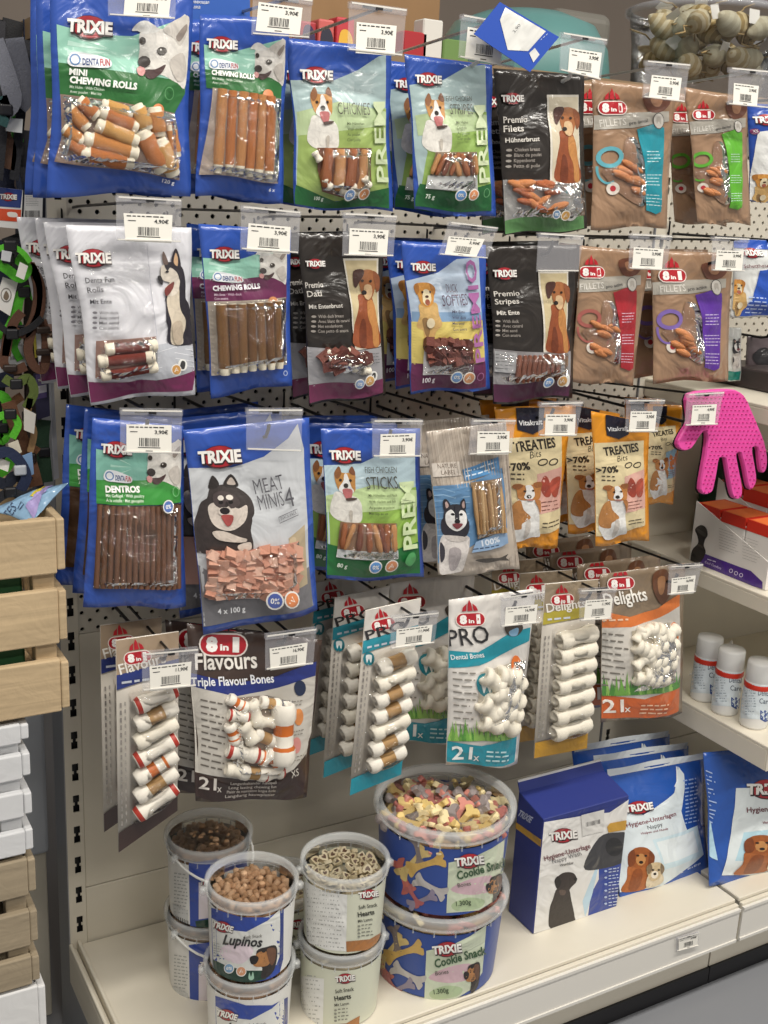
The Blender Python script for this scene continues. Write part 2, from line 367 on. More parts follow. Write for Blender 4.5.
DOGS = {
 'whitehead': ((440, 75, 745, 445), [('dcd8d1', [(480, 180), (530, 130), (600, 150), (660, 140), (743, 85), (744, 445), (690, 440), (600, 400), (540, 400), (500, 380), (468, 330), (475, 260)]),
   ('e4e0d9', [(440, 160), (480, 115), (530, 110), (590, 160), (510, 180), (470, 163)]), ('c9c3bb', [(610, 150), (740, 78), (745, 160), (705, 240), (672, 205)]), ('8d827a', [(680, 190), (735, 125), (738, 160), (700, 218)]),
   ('c4bdb5', [(640, 330), (720, 280), (740, 400), (690, 430)]), ('4b3434', [(500, 372), (560, 368), (616, 343), (592, 388), (545, 418), (508, 410)]), ('d79a98', [(455, 365), (480, 352), (503, 372), (490, 402), (462, 396)]),
   ('38302f', [(497, 328, 31, 27)]), ('3a322b', [(493, 216, 16, 18)]), ('3a322b', [(598, 270, 24, 19)]), ('f0ece6', [(590, 264, 5, 5)])]),
 'terrier': ((70, 58, 320, 522), [('dcd9d2', [(120, 270), (90, 330), (75, 400), (80, 470), (150, 520), (300, 520), (312, 400), (290, 330), (240, 300)]), ('bd8748', [(110, 120), (150, 80), (165, 110), (230, 110), (255, 80), (275, 120), (270, 190), (262, 260), (200, 300), (140, 260), (115, 190)]),
   ('8a5a35', [(108, 115), (146, 58), (162, 118), (128, 165)]), ('7a4c30', [(225, 102), (256, 58), (276, 108), (264, 132)]), ('ebe7e0', [(185, 125), (207, 125), (236, 225), (254, 262), (212, 300), (150, 272), (138, 240), (174, 180)]),
   ('b56a6a', [(165, 250), (240, 250), (226, 326), (190, 326)]), ('2b2522', [(193, 218, 17, 18)]), ('33241c', [(152, 172, 10, 10)]), ('33241c', [(230, 173, 10, 10)]), ('4b3a33', [(190, 322), (266, 314), (262, 330), (200, 342)]), ('b7b0a6', [(212, 430), (236, 430), (232, 505), (218, 500)])]),
 'husky_side': ((70, 125, 480, 1005), [('2a2630', [(250, 300), (330, 300), (370, 430), (380, 580), (420, 640), (450, 760), (480, 900), (470, 1000), (190, 1003), (180, 850), (160, 780), (165, 640), (160, 560)]),
   ('cfc3b0', [(180, 560), (290, 450), (310, 620), (330, 700), (380, 780), (370, 860), (340, 920), (330, 1000), (215, 1000), (205, 880), (215, 800), (182, 680)]), ('dcd2c4', [(130, 280), (200, 270), (270, 330), (310, 400), (290, 520), (230, 560), (170, 550), (150, 490), (200, 440), (150, 425), (120, 400), (108, 340)]),
   ('2f2a32', [(150, 270), (215, 250), (300, 290), (332, 330), (312, 425), (280, 350), (212, 300), (180, 332)]), ('6b5a54', [(142, 150), (190, 258), (150, 275), (130, 225)]), ('2f2a32', [(265, 125), (300, 200), (312, 312), (222, 262), (236, 170)]), ('d0ab86', [(262, 165), (284, 220), (280, 288), (243, 250)]),
   ('1e1a20', [(75, 385), (105, 373), (127, 420), (120, 460), (95, 440)]), ('7a3b38', [(150, 490), (240, 430), (236, 482), (190, 547), (155, 552)]), ('1e1a20', [(175, 338, 16, 9)]), ('b9aa97', [(225, 820), (330, 800), (320, 980), (240, 990)])]),
 'hound': ((65, 50, 440, 960), [('8d4a2a', [(190, 420), (330, 440), (370, 560), (400, 700), (425, 935), (125, 935), (125, 760), (150, 640), (180, 520)]), ('b98048', [(290, 480), (360, 500), (400, 700), (412, 930), (345, 930), (330, 760), (280, 640)]), ('6e3620', [(200, 680), (250, 700), (260, 925), (180, 925)]),
   ('a2653a', [(220, 200), (300, 170), (380, 200), (402, 300), (370, 385), (330, 470), (270, 470), (220, 400), (200, 300)]), ('4a2a22', [(145, 190), (240, 168), (256, 212), (200, 300), (165, 352), (140, 320)]), ('8a5030', [(360, 188), (430, 240), (436, 350), (400, 402), (378, 330)]), ('cfae86', [(252, 330), (330, 330), (342, 420), (300, 472), (250, 440)]),
   ('1f1614', [(248, 400, 25, 20)]), ('2b1a12', [(232, 282, 14, 12)]), ('2b1a12', [(325, 286, 14, 12)])]),
 'puppy': ((20, 200, 235, 622), [('c9a468', [(60, 360), (190, 350), (210, 440), (232, 510), (190, 560), (170, 620), (110, 620), (90, 560), (40, 530), (60, 450)]), ('8e6f47', [(78, 480), (120, 470), (142, 560), (120, 612)]), ('c88d42', [(25, 230), (60, 205), (150, 205), (192, 240), (180, 300), (165, 360), (120, 385), (70, 360), (50, 300)]),
   ('a86f30', [(22, 232), (58, 206), (62, 262), (40, 290)]), ('a86f30', [(152, 207), (194, 240), (180, 292), (160, 258)]), ('e6d3b0', [(95, 260), (140, 260), (156, 330), (120, 372), (85, 340)]), ('a55e4a', [(122, 347, 18, 20)]), ('4b2d20', [(120, 305, 13, 9)]), ('3b2416', [(84, 272, 8, 8)]), ('3b2416', [(148, 270, 8, 8)]), ('ded0b0', [(140, 502, 27, 34)])]),
 'spitz': ((40, 265, 386, 762), [('3a3231', [(110, 420), (60, 520), (40, 620), (45, 700), (60, 760), (350, 740), (360, 600), (370, 520), (330, 400)]), ('3b3433', [(120, 400), (140, 350), (220, 330), (300, 350), (370, 410), (384, 500), (330, 560), (240, 610), (160, 580), (108, 480)]), ('2b2524', [(123, 352), (150, 276), (188, 322), (170, 352)]), ('2b2524', [(213, 328), (262, 266), (303, 332), (250, 348)]), ('b5a9a0', [(235, 326), (262, 286), (286, 328)]),
   ('cfc4ba', [(120, 470), (160, 440), (200, 480), (250, 450), (290, 470), (342, 450), (330, 540), (260, 602), (190, 602), (140, 560)]), ('4a4040', [(148, 392), (200, 368), (272, 390), (302, 440), (250, 472), (225, 430), (205, 472), (158, 452)]), ('e4dcd2', [(192, 410, 16, 14)]), ('e4dcd2', [(243, 405, 19, 14)]), ('1c1718', [(192, 436, 12, 9)]), ('1c1718', [(248, 432, 12, 9)]), ('d8cec4', [(188, 470), (240, 468), (262, 505), (225, 520), (180, 508)]), ('241e20', [(213, 487, 25, 19)]), ('a34b48', [(194, 515), (257, 513), (250, 562), (226, 580), (206, 552)]),
   ('cbbfb4', [(140, 620), (200, 610), (290, 640), (332, 652), (310, 672), (180, 667)]), ('cbbfb4', [(280, 690), (350, 670), (352, 716), (290, 722)])]),
 'husky_front': ((70, 75, 320, 730), [('d6d0cc', [(110, 380), (290, 380), (312, 450), (292, 560), (282, 670), (230, 702), (160, 722), (90, 726), (80, 600), (70, 480)]), ('2b2a33', [(95, 240), (290, 240), (286, 380), (190, 392), (90, 380)]), ('a79fa0', [(150, 500), (240, 500), (232, 650), (190, 692), (160, 640)]), ('3a3840', [(75, 460), (110, 500), (116, 590), (90, 622)]), ('c4bdb8', [(110, 390), (280, 392), (250, 430), (150, 432)]),
   ('2f2e36', [(95, 200), (130, 140), (200, 122), (266, 150), (288, 230), (270, 292), (110, 292)]), ('26252c', [(88, 105), (118, 86), (148, 140), (100, 192)]), ('26252c', [(228, 112), (262, 72), (280, 150), (250, 168)]), ('b49a94', [(104, 118), (118, 105), (132, 140), (112, 160)]), ('b49a94', [(243, 118), (260, 92), (268, 145), (252, 152)]), ('e9e5e1', [(105, 210), (150, 168), (190, 205), (240, 168), (282, 210), (270, 292), (200, 347), (120, 302)]), ('2f2e36', [(182, 140), (208, 140), (214, 250), (180, 250)]),
   ('17151a', [(160, 206, 14, 9)]), ('17151a', [(232, 204, 14, 9)]), ('17151a', [(197, 263, 21, 16)]), ('7c3a40', [(158, 286), (242, 280), (212, 322), (184, 322)])]),
 'sheepdog': ((110, 300, 405, 935), [('e6e2dc', [(200, 480), (350, 480), (370, 660), (380, 790), (402, 880), (330, 892), (260, 932), (190, 932), (140, 860), (120, 790), (180, 650)]), ('b07a45', [(150, 560), (210, 500), (240, 600), (302, 682), (230, 740), (220, 800), (130, 792), (118, 700)]), ('c4bdb6', [(260, 720), (300, 720), (290, 880), (255, 900)]), ('b4783f', [(150, 350), (200, 330), (250, 345), (320, 330), (380, 320), (386, 400), (372, 480), (300, 492), (200, 492), (180, 400)]),
   ('8f5930', [(143, 372), (170, 338), (232, 345), (190, 392)]), ('8f5930', [(318, 320), (386, 303), (390, 352), (340, 362)]), ('efebe5', [(250, 345), (302, 345), (332, 440), (290, 490), (240, 470), (255, 400)]), ('241c1a', [(278, 456, 19, 17)]), ('3a2618', [(243, 402, 10, 9)]), ('3a2618', [(314, 394, 10, 9)]), ('b07a70', [(288, 490, 28, 9)]), ('a86f3e', [(330, 490), (380, 500), (372, 622), (354, 560)])]),
 'labrador': ((72, 170, 232, 470), [('2e2623', [(120, 255), (180, 250), (200, 320), (217, 400), (210, 430), (82, 468), (75, 370), (95, 310)]), ('332a27', [(103, 215), (150, 174), (210, 174), (230, 214), (197, 250), (170, 282), (120, 282), (125, 240)]), ('1f1917', [(103, 215), (125, 190), (140, 230), (118, 256)]), ('5a4a42', [(132, 262), (166, 266), (160, 288), (136, 288)]), ('171210', [(222, 205, 9, 8)])]),
 'pair': ((478, 45, 672, 290), [('a65f2e', [(500, 140), (580, 130), (600, 200), (584, 265), (480, 288), (495, 220)]), ('8a4a22', [(520, 170), (560, 165), (555, 265), (510, 275)]), ('9a5526', [(495, 90), (520, 50), (570, 45), (607, 80), (602, 130), (570, 142), (545, 152), (500, 142)]), ('7a3f1c', [(492, 85), (516, 60), (524, 130), (498, 148)]), ('7a3f1c', [(588, 62), (610, 85), (604, 135), (584, 128)]), ('c08850', [(548, 108, 20, 28)]), ('20130c', [(550, 122, 9, 7)]), ('2a180e', [(532, 88, 6, 5)]), ('2a180e', [(568, 86, 6, 5)]),
   ('d8c9ae', [(590, 180), (650, 170), (672, 220), (592, 252)]), ('cdb791', [(575, 150), (600, 120), (640, 118), (662, 150), (640, 202), (600, 212)]), ('7d6a52', [(574, 150), (592, 124), (602, 150), (588, 180)]), ('7d6a52', [(640, 120), (662, 148), (654, 178), (640, 152)]), ('ece2cf', [(616, 180, 16, 18)]), ('20180f', [(616, 176, 7, 6)]), ('20180f', [(604, 156, 5, 4)]), ('20180f', [(632, 154, 5, 4)])]),
 'dachs': ((350, 460, 545, 690), [('2a2220', [(400, 500), (470, 470), (535, 462), (545, 540), (520, 640), (470, 690), (430, 690), (440, 620), (410, 600)]), ('b07a48', [(400, 520), (450, 500), (500, 520), (500, 570), (470, 605), (400, 612), (375, 590)]), ('1b1514', [(352, 545), (390, 530), (415, 550), (395, 590), (362, 590)]), ('201816', [(448, 500, 12, 9)]), ('6e4a34', [(470, 490), (530, 480), (530, 560), (500, 600)])]),
}

# ------------------------------------------------------------------ the setting: floor, wall behind, shelving bays
CREAM = mat('d9d2c2', .42, .03, .03, 0, 9.); GREY = mat('8f9196', .5, .03, .05, 0, 6.); PEG = mat('c9c3b6', .45, .02, .03, 0, 9.)
DARK = mat('15141a', .7, 0, .1); BLACK = mat('17161a', .5); STEEL = mat('9a9a9c', .3, 0, 0, .9); WIRE = mat('232328', .35, 0, 0, .6)
LIGHTW = mat('c4c4c2', .3, 0, 0, .2); WHITE = mat('e8e6e0', .45); RAIL = mat('dcd9d2', .35)
DECK = .191
def structure(name, mb, sm=False): return tag(mb.build(name, None, sm), None, kind='structure')
m = MB(); m.add([(-3, -4, 0), (5, -4, 0), (5, 3, 0), (-3, 3, 0)], [(0, 1, 2, 3)], mat('83858a', .28, .02, .06, 0, 3.)); structure('floor', m)
m = MB(); m.box((-3, 2.2, 0), (5, 2.25, 3.2), mat('a09286', .6, .03, .08, 0, 2.)); structure('wall_back', m)

def peg_mesh(w_, h, a=.011, b=.012, r=.0031):
    nx, nz = int(round(w_/a)), int(round(h/b)); a = w_/nx; b = h/nz; v = []; f = []
    for j in range(nz):
        for i in range(nx):
            x0, z0 = i*a, j*b; k = len(v)
            v += [(x0, 0, z0), (x0+a, 0, z0), (x0+a, 0, z0+b), (x0, 0, z0+b)]
            if (i+j) % 2: f.append((k, k+1, k+2, k+3)); continue
            for d in (0, .004):
                for q in range(8):
                    t = -math.pi*.625+q*math.pi/4; v.append((x0+a/2+r*math.cos(t), d, z0+b/2+r*math.sin(t)))
            o = k+4
            for s_ in range(4):
                c0, c1 = k+s_, k+(s_+1) % 4; p, q = o+2*s_, o+2*s_+1
                f += [(c0, c1, q, p), (c1, o+(2*s_+2) % 8, q)]
            for q in range(8): f.append((o+q, o+(q+1) % 8, o+8+(q+1) % 8, o+8+q))
    return mesh('perforated_panel', v, f, PEG)
def post(parent, x, top):
    m = MB(); wd, dp = .026, .06; hw, hh = .0045, .0135; nz = 0
    m.box((x-wd/2, .012, 0), (x+wd/2, dp, top), GREY)
    m.box((x-wd/2, 0, 0), (x-wd/2+.0015, .012, top), GREY); m.box((x+wd/2-.0015, 0, 0), (x+wd/2, .012, top), CREAM)
    cx = x+.003; z = 0.
    zs = [.225+.05*k for k in range(-4, 25) if .225+.05*k < top-.02]
    m.box((x-wd/2+.0015, 0, 0), (cx-hw, .0015, top), CREAM); m.box((cx+hw, 0, 0), (x+wd/2-.0015, .0015, top), CREAM)
    last = 0
    for q in zs: m.box((cx-hw, 0, last), (cx+hw, .0015, q-hh), CREAM); last = q+hh
    m.box((cx-hw, 0, last), (cx+hw, .0015, top), CREAM)
    m.box((x-wd/2+.002, .010, 0), (x+wd/2-.002, .0118, top), BLACK)
    for q in zs:   # the notch lips half way up each slot
        m.box((cx-hw, 0, q-.002), (cx-hw+.0022, .0015, q+.002), CREAM); m.box((cx+hw-.0022, 0, q-.002), (cx+hw, .0015, q+.002), CREAM)
    return m.build('slotted_post', parent)
def shelf_board(parent, x0, x1, yb, yf, zt, th, name='shelf'):
    m = MB(); m.box((x0, yf, zt-.006), (x1, yb, zt), CREAM); m.box((x0, yf, zt-th), (x1, yf+.004, zt-.0055), CREAM)
    m.box((x0, yf+.004, zt-th), (x0+.004, yb, zt-.0055), CREAM); m.box((x1-.004, yf+.004, zt-th), (x1, yb, zt-.0055), CREAM)
    return bevel(m.build(name, parent), .0012, 1)
def bay(x0, label, peg_from, top, left_post=True):
    b = thing('shelving_bay', label, 'shelving', (0, 0, 0)); b['kind'] = 'structure'
    if left_post: post(b, x0, top)
    p = obj('perforated_panel', peg_mesh(.972, top-peg_from), b, (x0+.014, .004, peg_from))
    m = MB(); m.box((x0+.014, .014, 0), (x0+.986, .02, top), BLACK); m.build('panel_backing', b)
    hs = [(.186, .281)]
    while hs[-1][1] < peg_from-.01: hs.append((hs[-1][1]+.0015, min(hs[-1][1]+.403, peg_from-.001)))
    for z0, z1 in hs:
        m = MB(); m.box((x0+.014, .003, z0), (x0+.986, .010, z1), CREAM); bevel(m.build('back_panel', b), .001, 1)
    return b, m
main, _ = bay(0., 'cream pegboard bay with treat bags on hooks and a deep base shelf', .683, 1.445)
side, _ = bay(1., 'cream bay at the right with side shelves over a base shelf', 1.03, 1.445)
for b, x0 in ((main, 0.), (side, 1.)):
    m = MB(); m.box((x0+.004, -.352, DECK-.008), (x0+.996, 0, DECK), CREAM); bevel(m.build('base_deck', b), .0015, 1)
    m = MB(); m.box((x0+.004, -.360, .114), (x0+.996, -.3525, DECK-.006), CREAM)
    r_ = bevel(m.build('front_rail', b), .001, 1)
    m = MB(); m.box((x0+.004, -.3635, .122), (x0+.996, -.3602, DECK-.016), RAIL); m.box((x0+.004, -.3655, .117), (x0+.996, -.3602, .122), RAIL); m.box((x0+.004, -.3655, DECK-.016), (x0+.996, -.3602, DECK-.011), RAIL)
    m.build('label_strip', r_)
    m = MB(); m.box((x0+.002, -.312, .03), (x0+.998, -.300, .16), CREAM); m.build('plinth', b)
    m = MB(); m.box((x0+.001, -.316, 0), (x0+.999, -.302, .032), BLACK); m.build('kick_strip', b)
m = MB(); m.box((-.014, -.36, 0), (-.003, 0, .13), GREY); m.box((-.014, -.36, .13), (-.003, 0, .186), CREAM); m.box((-.014, -.355, .186), (-.009, 0, .196), CREAM); m.box((-.002, -.35, .17), (.003, 0, .199), CREAM)
bevel(m.build('base_side_plate', main), .001, 1)
for zt, th, yf in ((.713, .030, -.37), (.475, .042, -.37), (1.005, .03, -.33)):
    shelf_board(side, 1.0, 1.99, .003, yf, zt, th)
# board on top of the bays
m = MB(); m.box((-.02, -.06, 1.447), (2.0, .5, 1.470), mat('8a7357', .5, .04, .15, 0, 5.)); o = tag(m.build('top_board'), None, kind='structure'); o.name = 'shelf_top'
m = MB(); m.box((.20, .42, 1.4702), (.80, .44, 1.80), mat('9a764e', .55, .05, .2, 0, 6.)); o = m.build('wall_wood_panel'); tag(o, None, kind='structure')
# neighbouring bay seen edge-on at the left, with a dark back
lb = thing('shelving_bay', 'grey and cream bay end in shadow behind the crates', 'shelving', (0, 0, 0)); lb['kind'] = 'structure'
m = MB(); m.box((-1.3, .50, .0), (-.02, .52, 1.5), mat('3a3b42', .7, 0, .15)); m.build('back_panel', lb)
m = MB(); m.box((-.5, .10, .0), (-.020, .49, .30), CREAM); bevel(m.build('base_box', lb), .002, 1)
m = MB(); m.box((-.5, .085, .302), (-.018, .48, .62), mat('b9bec6', .5)); bevel(m.build('plastic_bin', lb), .006, 2)

# ------------------------------------------------------------------ hooks and price tags
def hook(label, x, z, tip, up=None, chrome=False):
    t = thing('display_hook', label, 'hook', (x, 0, z)); mt = LIGHTW if chrome else WIRE
    m = MB(); m.tube([(0, .012, 0), (0, -.02, 0), (0, tip+.02, 0), (0, tip+.008, .003), (0, tip+.002, .012), (0, tip, .018)], .0024, mt, 6); m.build('prong', t, True)
    if up is not None:
        m = MB(); m.tube([(0, .006, .022), (0, -.02, .024), (0, tip-.012, up-z), (-.018, tip-.013, up-z+.001), (.018, tip-.013, up-z+.001)], .0018, mt, 6); m.build('label_arm', t, True)
    m = MB(); m.tube([(-.016, -.003, -.012), (-.016, -.003, .020), (.016, -.003, .020), (.016, -.003, -.012)], .0018, mt, 6); m.build('back_bracket', t, True)
    return t
CARD = mat('eeebe2', .5); INK = flat('2a2a2c')
def pricetag(label, q, card=None, price='3,90', Y=-.297, group='price tags on the hooks'):
    c = [at(x, y, 1, Y) for x, y in q]; s_ = Quad(c, root=(c[0]+c[1])/2)
    t = thing('price_tag', label, 'price tag', s_.root, group)
    G = lambda u0, u1, v0, v1, off: s_.M(np.array([u0, u1, u1, u0]), np.array([v0, v0, v1, v1]), off)
    def slab(u0, u1, v0, v1, o0, o1, mt, m):
        a, b = G(u0, u1, v0, v1, o0), G(u0, u1, v0, v1, o1)
        m.add(list(a)+list(b), [(0, 1, 2, 3), (7, 6, 5, 4), (0, 4, 5, 1), (1, 5, 6, 2), (2, 6, 7, 3), (3, 7, 4, 0)], mt)
    m = MB(); slab(0, 1, .04, 1, .0002, .0012, SLEEVE, m); m.build('pocket', t)
    m = MB(); slab(0, 1, 0, .14, -.003, .0035, SLEEVE, m); m.build('clip_rail', t)
    m = MB(); slab(.02, .98, .02, .055, .0035, .0042, RAIL, m); m.build('rail_edge', t)
    m = MB(); slab(.02, .98, .945, .975, .0012, .0026, RAIL, m); m.build('bottom_rail', t)
    m = MB(); slab(.44, .56, .06, .11, .0035, .0046, BLACK, m); m.build('clip_button', t)
    if card:
        cc = [at(x, y, 1, Y) for x, y in card]; k = Quad(cc, root=s_.root)
        m = MB(); m.add(list(k.M(np.array([0, 1, 1, 0.]), np.array([0, 0, 1, 1.]), .0016)), [(0, 1, 2, 3)], CARD); cd_ = m.build('paper_card', t)
        P = MB(); r = random.Random(len(label)+int(q[0][0]*3))
        def bar(u0, u1, v0, v1): P.add(list(k.M(np.array([u0, u1, u1, u0]), np.array([v0, v0, v1, v1]), .0018)), [(0, 1, 2, 3)], INK)
        u = .28
        while u < .72:
            wd = r.choice((.008, .012, .02)); bar(u, u+wd, .47, .77); u += wd+r.choice((.010, .014, .02))
        u = .06
        while u < .8: wd = r.uniform(.05, .14); bar(u, min(u+wd, .85), .07, .11); u += wd+.03
        bar(.08, .24, .24, .27); bar(.25, .75, .80, .83); bar(.42, .58, .92, .95)
        g, f = glyphs(price+'€', .02, 0, 1.)
        P.add(k.M(.62+g[:, 0]*.30, .32-g[:, 1]*.13, .0019), f, INK)
        P.build('barcode_print', cd_)
    return t
def rect4(x0, y0, x1, y1): return [(x0, y0), (x1, y0), (x1, y1), (x0, y1)]

# ------------------------------------------------------------------ bags
K1, K2, K3, K4, K5, K6 = (0, 0, 2.56), (270, 0, 2.954), (480, 0, 2.667), (0, 180, 2.56), (270, 190, 2.954), (480, 220, 2.667)
K7, K8, K9, K10, K11, K12 = (0, 400, 2.4), (290, 390, 3.072), (490, 380, 2.763), (90, 600, 2.954), (310, 560, 2.954), (510, 530, 2.977)
K13, K14, K15 = (130, 780, 2.844), (350, 750, 3.737), (490, 720, 2.763)
YF = -.262
_seed = [0]
def pouch_mesh(s_, mt, nu=18, nv=26):
    uu, vv = np.meshgrid(np.linspace(0, 1, nu+1), np.linspace(0, 1, nv+1)); u = uu.ravel(); v = vv.ravel()
    F_ = s_.M(u, v, 0.); B_ = s_.M(u, v, -1.7*s_.bulge(u, v)-.0009); n = len(F_); f = []
    id_ = lambda i, j: j*(nu+1)+i
    for j in range(nv):
        for i in range(nu):
            f += [(id_(i, j), id_(i, j+1), id_(i+1, j+1), id_(i+1, j)), (n+id_(i, j), n+id_(i+1, j), n+id_(i+1, j+1), n+id_(i, j+1))]
    per = [id_(i, 0) for i in range(nu+1)]+[id_(nu, j) for j in range(1, nv+1)]+[id_(i, nv) for i in range(nu-1, -1, -1)]+[id_(0, j) for j in range(nv-1, 0, -1)]
    for a, b in zip(per, per[1:]+per[:1]): f.append((a, b, n+b, n+a))
    return mesh('pouch', list(F_)+list(B_), f, mt, None, True)
def pack(name, label, K, q, body, T=.011, shape='pillow', Y=YF, cat='treat bag', group=None, side=.05, part='pouch'):
    _seed[0] += 1
    ys = (Y, Y, Y, Y) if not isinstance(Y, tuple) else (Y[0], Y[0], Y[1], Y[1])
    c = [at(K[0]+x/K[2], K[1]+y/K[2], 1, yy) for (x, y), yy in zip(q, ys)]
    s_ = Quad(c, T, shape, _seed[0], side=side)
    r = thing(name, label, cat, s_.root, group)
    obj(part, pouch_mesh(s_, body if not isinstance(body, str) else foil(body), *((18, 26) if shape not in ('card', 'flat') else (2, 2))), r)
    return r, Art(s_, K)
def stack_behind(root, labels, step=.035, dx=0., dz=0., skip=()):
    """copies of a bag further back on the same hook"""
    for i, l in enumerate(labels):
        c = copy_tree(root, None, skip); c['label'] = l
        c.location = root.location+Vector((random.uniform(-.004, .004)+dx*(i+1), step*(i+1), random.uniform(-.003, .003)+dz*(i+1)))
        c.rotation_euler = (0, random.uniform(-.02, .02), random.uniform(-.03, .03))

# ---- treat pieces (unit length along x, unit diameter)
def _prof(name, prof, ends, ma, mb_, n=8, jit=.0):
    v = []; f = []; mi = []; r = random.Random(3)
    for i, (x, rr) in enumerate(prof):
        for k in range(n): t = 2*math.pi*k/n; q = rr*(1+jit*r.uniform(-1, 1)); v.append((x, q*math.cos(t), q*math.sin(t)))
    for i in range(len(prof)-1):
        for k in range(n): f.append((i*n+k, i*n+(k+1) % n, (i+1)*n+(k+1) % n, (i+1)*n+k)); mi.append(1 if i in ends else 0)
    f += [tuple(range(n))[::-1], tuple((len(prof)-1)*n+k for k in range(n))]; mi += [1, 1]
    return mesh(name, v, f, [ma, mb_], mi, True)
HIDE = mat('e9e0cc', .5, .3, .08, 0, 60.)
MEAT = [mat(h, .4, .5, .5, 0, 75.) for h in ('d08c4e', 'c47840', 'dca35e')]
ROLL = [_prof('chew_roll', [(-.5, .36), (-.46, .42), (-.36, .4), (-.34, .5), (-.1, .47), (.12, .52), (.34, .48), (.36, .4), (.46, .42), (.5, .36)], (0, 1, 2, 6, 7, 8), mm, HIDE, 8, .05) for mm in MEAT]
STK = [_prof('chew_stick', [(-.5, .46), (-.3, .5), (-.05, .46), (.2, .52), (.4, .48), (.44, .38), (.5, .36)], (4, 5), mat(h, .45, .6, .55, 0, 80.), HIDE, 8, .08) for h in ('da955c', 'cd8048')]
DSTK = [_prof('chew_stick', [(-.5, .46), (-.3, .5), (-.05, .46), (.2, .52), (.4, .48), (.5, .4)], (4,), mat(h, .5, .6, .45, 0, 90.), HIDE, 8, .08) for h in ('8a6238', '7a5228')]
REDR = _prof('duck_roll', [(-.5, .4), (-.47, .5), (-.36, .5), (-.33, .42), (0, .46), (.33, .42), (.36, .5), (.47, .5), (.5, .4)], (0, 1, 2, 5, 6, 7), mat('7a3024', .4, .5, .3, 0, 70.), HIDE, 8, .06)
STICK = _prof('dental_stick', [(-.5, .5), (-.2, .5), (.2, .5), (.5, .5)], (), mat('6b4a37', .55, .2, .15, 0, 80.), mat('6b4a37', .55, .2, .15, 0, 80.), 6, .05)
JERK = [_prof('meat_strip', [(-.5, .3), (-.3, .5), (0, .42), (.25, .52), (.5, .3)], (), mat(h, .45, .4, .3, 0, 60.), mat(h, .45, .4, .3, 0, 60.), 6, .15) for h in ('9a5a34', 'c08a58', '7c4630')]
ORNG = [_prof('fillet_strip', [(-.5, .2), (-.3, .45), (0, .5), (.3, .4), (.5, .2)], (), mat(h, .35, .4, .3, 0, 60.), mat(h, .35, .4, .3, 0, 60.), 6, .2) for h in ('b06138', 'c98250')]
DRYF = [_prof('dried_fish', [(-.5, .2), (-.35, .45), (.1, .5), (.35, .3), (.5, .4)], (), mat(h, .5, .4, .3, 0, 90.), mat(h, .5, .4, .3, 0, 90.), 6, .1) for h in ('b58f62', '9a7448', 'c8a67a')]
KNOB = [(-.38, .07), (-.47, .24), (-.5, .34), (-.48, .43), (-.38, .5), (-.24, .48), (-.18, .41), (0, .39), (.18, .41), (.24, .48), (.38, .5), (.48, .43), (.5, .34), (.47, .24), (.38, .07)]
KNOT_W = _prof('knotted_bone', KNOB, (), mat('e6dfcf', .45, .25, .06, 0, 60.), mat('d8cfbc', .5), 10, .03)
KNOT_S = _prof('knotted_bone', KNOB, (6, 7), mat('e8e2d6', .45, .25, .06, 0, 60.), mat('b08a58', .45, .3, .3, 0, 80.), 10, .03)
KNOT_R = _prof('knotted_bone', KNOB, (3, 10), mat('e8e2d6', .45, .25, .06, 0, 60.), mat('a83428', .45), 10, .03)
KNOT_O = _prof('knotted_bone', KNOB, (6, 8), mat('e8e2d6', .45, .25, .06, 0, 60.), mat('c86a28', .45), 10, .03)
def cube_mesh(name, h, j=.12):
    r = random.Random(h); m = MB(); v = []
    for x in (-.5, .5):
        for y in (-.5, .5):
            for z in (-.5, .5): v.append((x+r.uniform(-j, j), y+r.uniform(-j, j), z+r.uniform(-j, j)))
    m.add(v, [(0, 1, 3, 2), (4, 6, 7, 5), (0, 4, 5, 1), (2, 3, 7, 6), (0, 2, 6, 4), (1, 5, 7, 3)], mat(h, .5, .4, .15, 0, 60.)); return m.mesh(name)
CUBE = [cube_mesh('meat_cube', h) for h in ('cf9c86', 'c38a74', 'dab09c')]
DCUBE = [cube_mesh('meat_cube', h) for h in ('6e3a30', '5c2e28', '7c463a')]
def piece(a, root, me, x0, y0, x1, y1, r, off=0., name=None, tilt=0.):
    P = a.px([(x0, y0), (x1, y1)]); u, v = a.s.inv(P); A, B = a.s.M(u, v, off+a.base+a.step*a.lay)
    d = B-A; L = float(np.linalg.norm(d)); mpp = L/max(1e-6, math.hypot(x1-x0, y1-y0)); d /= L
    n = a.s.n if hasattr(a.s, 'n') else np.array([0, -1., 0]); n = n-d*(n@d); n /= np.linalg.norm(n); e = np.cross(n, d)
    o = obj(name or me.name.split('.')[0], me, root)
    S_ = 2*r*mpp; M3 = Matrix(((d[0]*L, e[0]*S_, n[0]*S_, 0), (d[1]*L, e[1]*S_, n[1]*S_, 0), (d[2]*L, e[2]*S_, n[2]*S_, 0), (0, 0, 0, 1)))
    o.matrix_basis = Matrix.Translation(V((A+B)/2))@M3@Matrix.Rotation(random.uniform(0, 6.28) if tilt == 0 else tilt, 4, 'X')
    return o
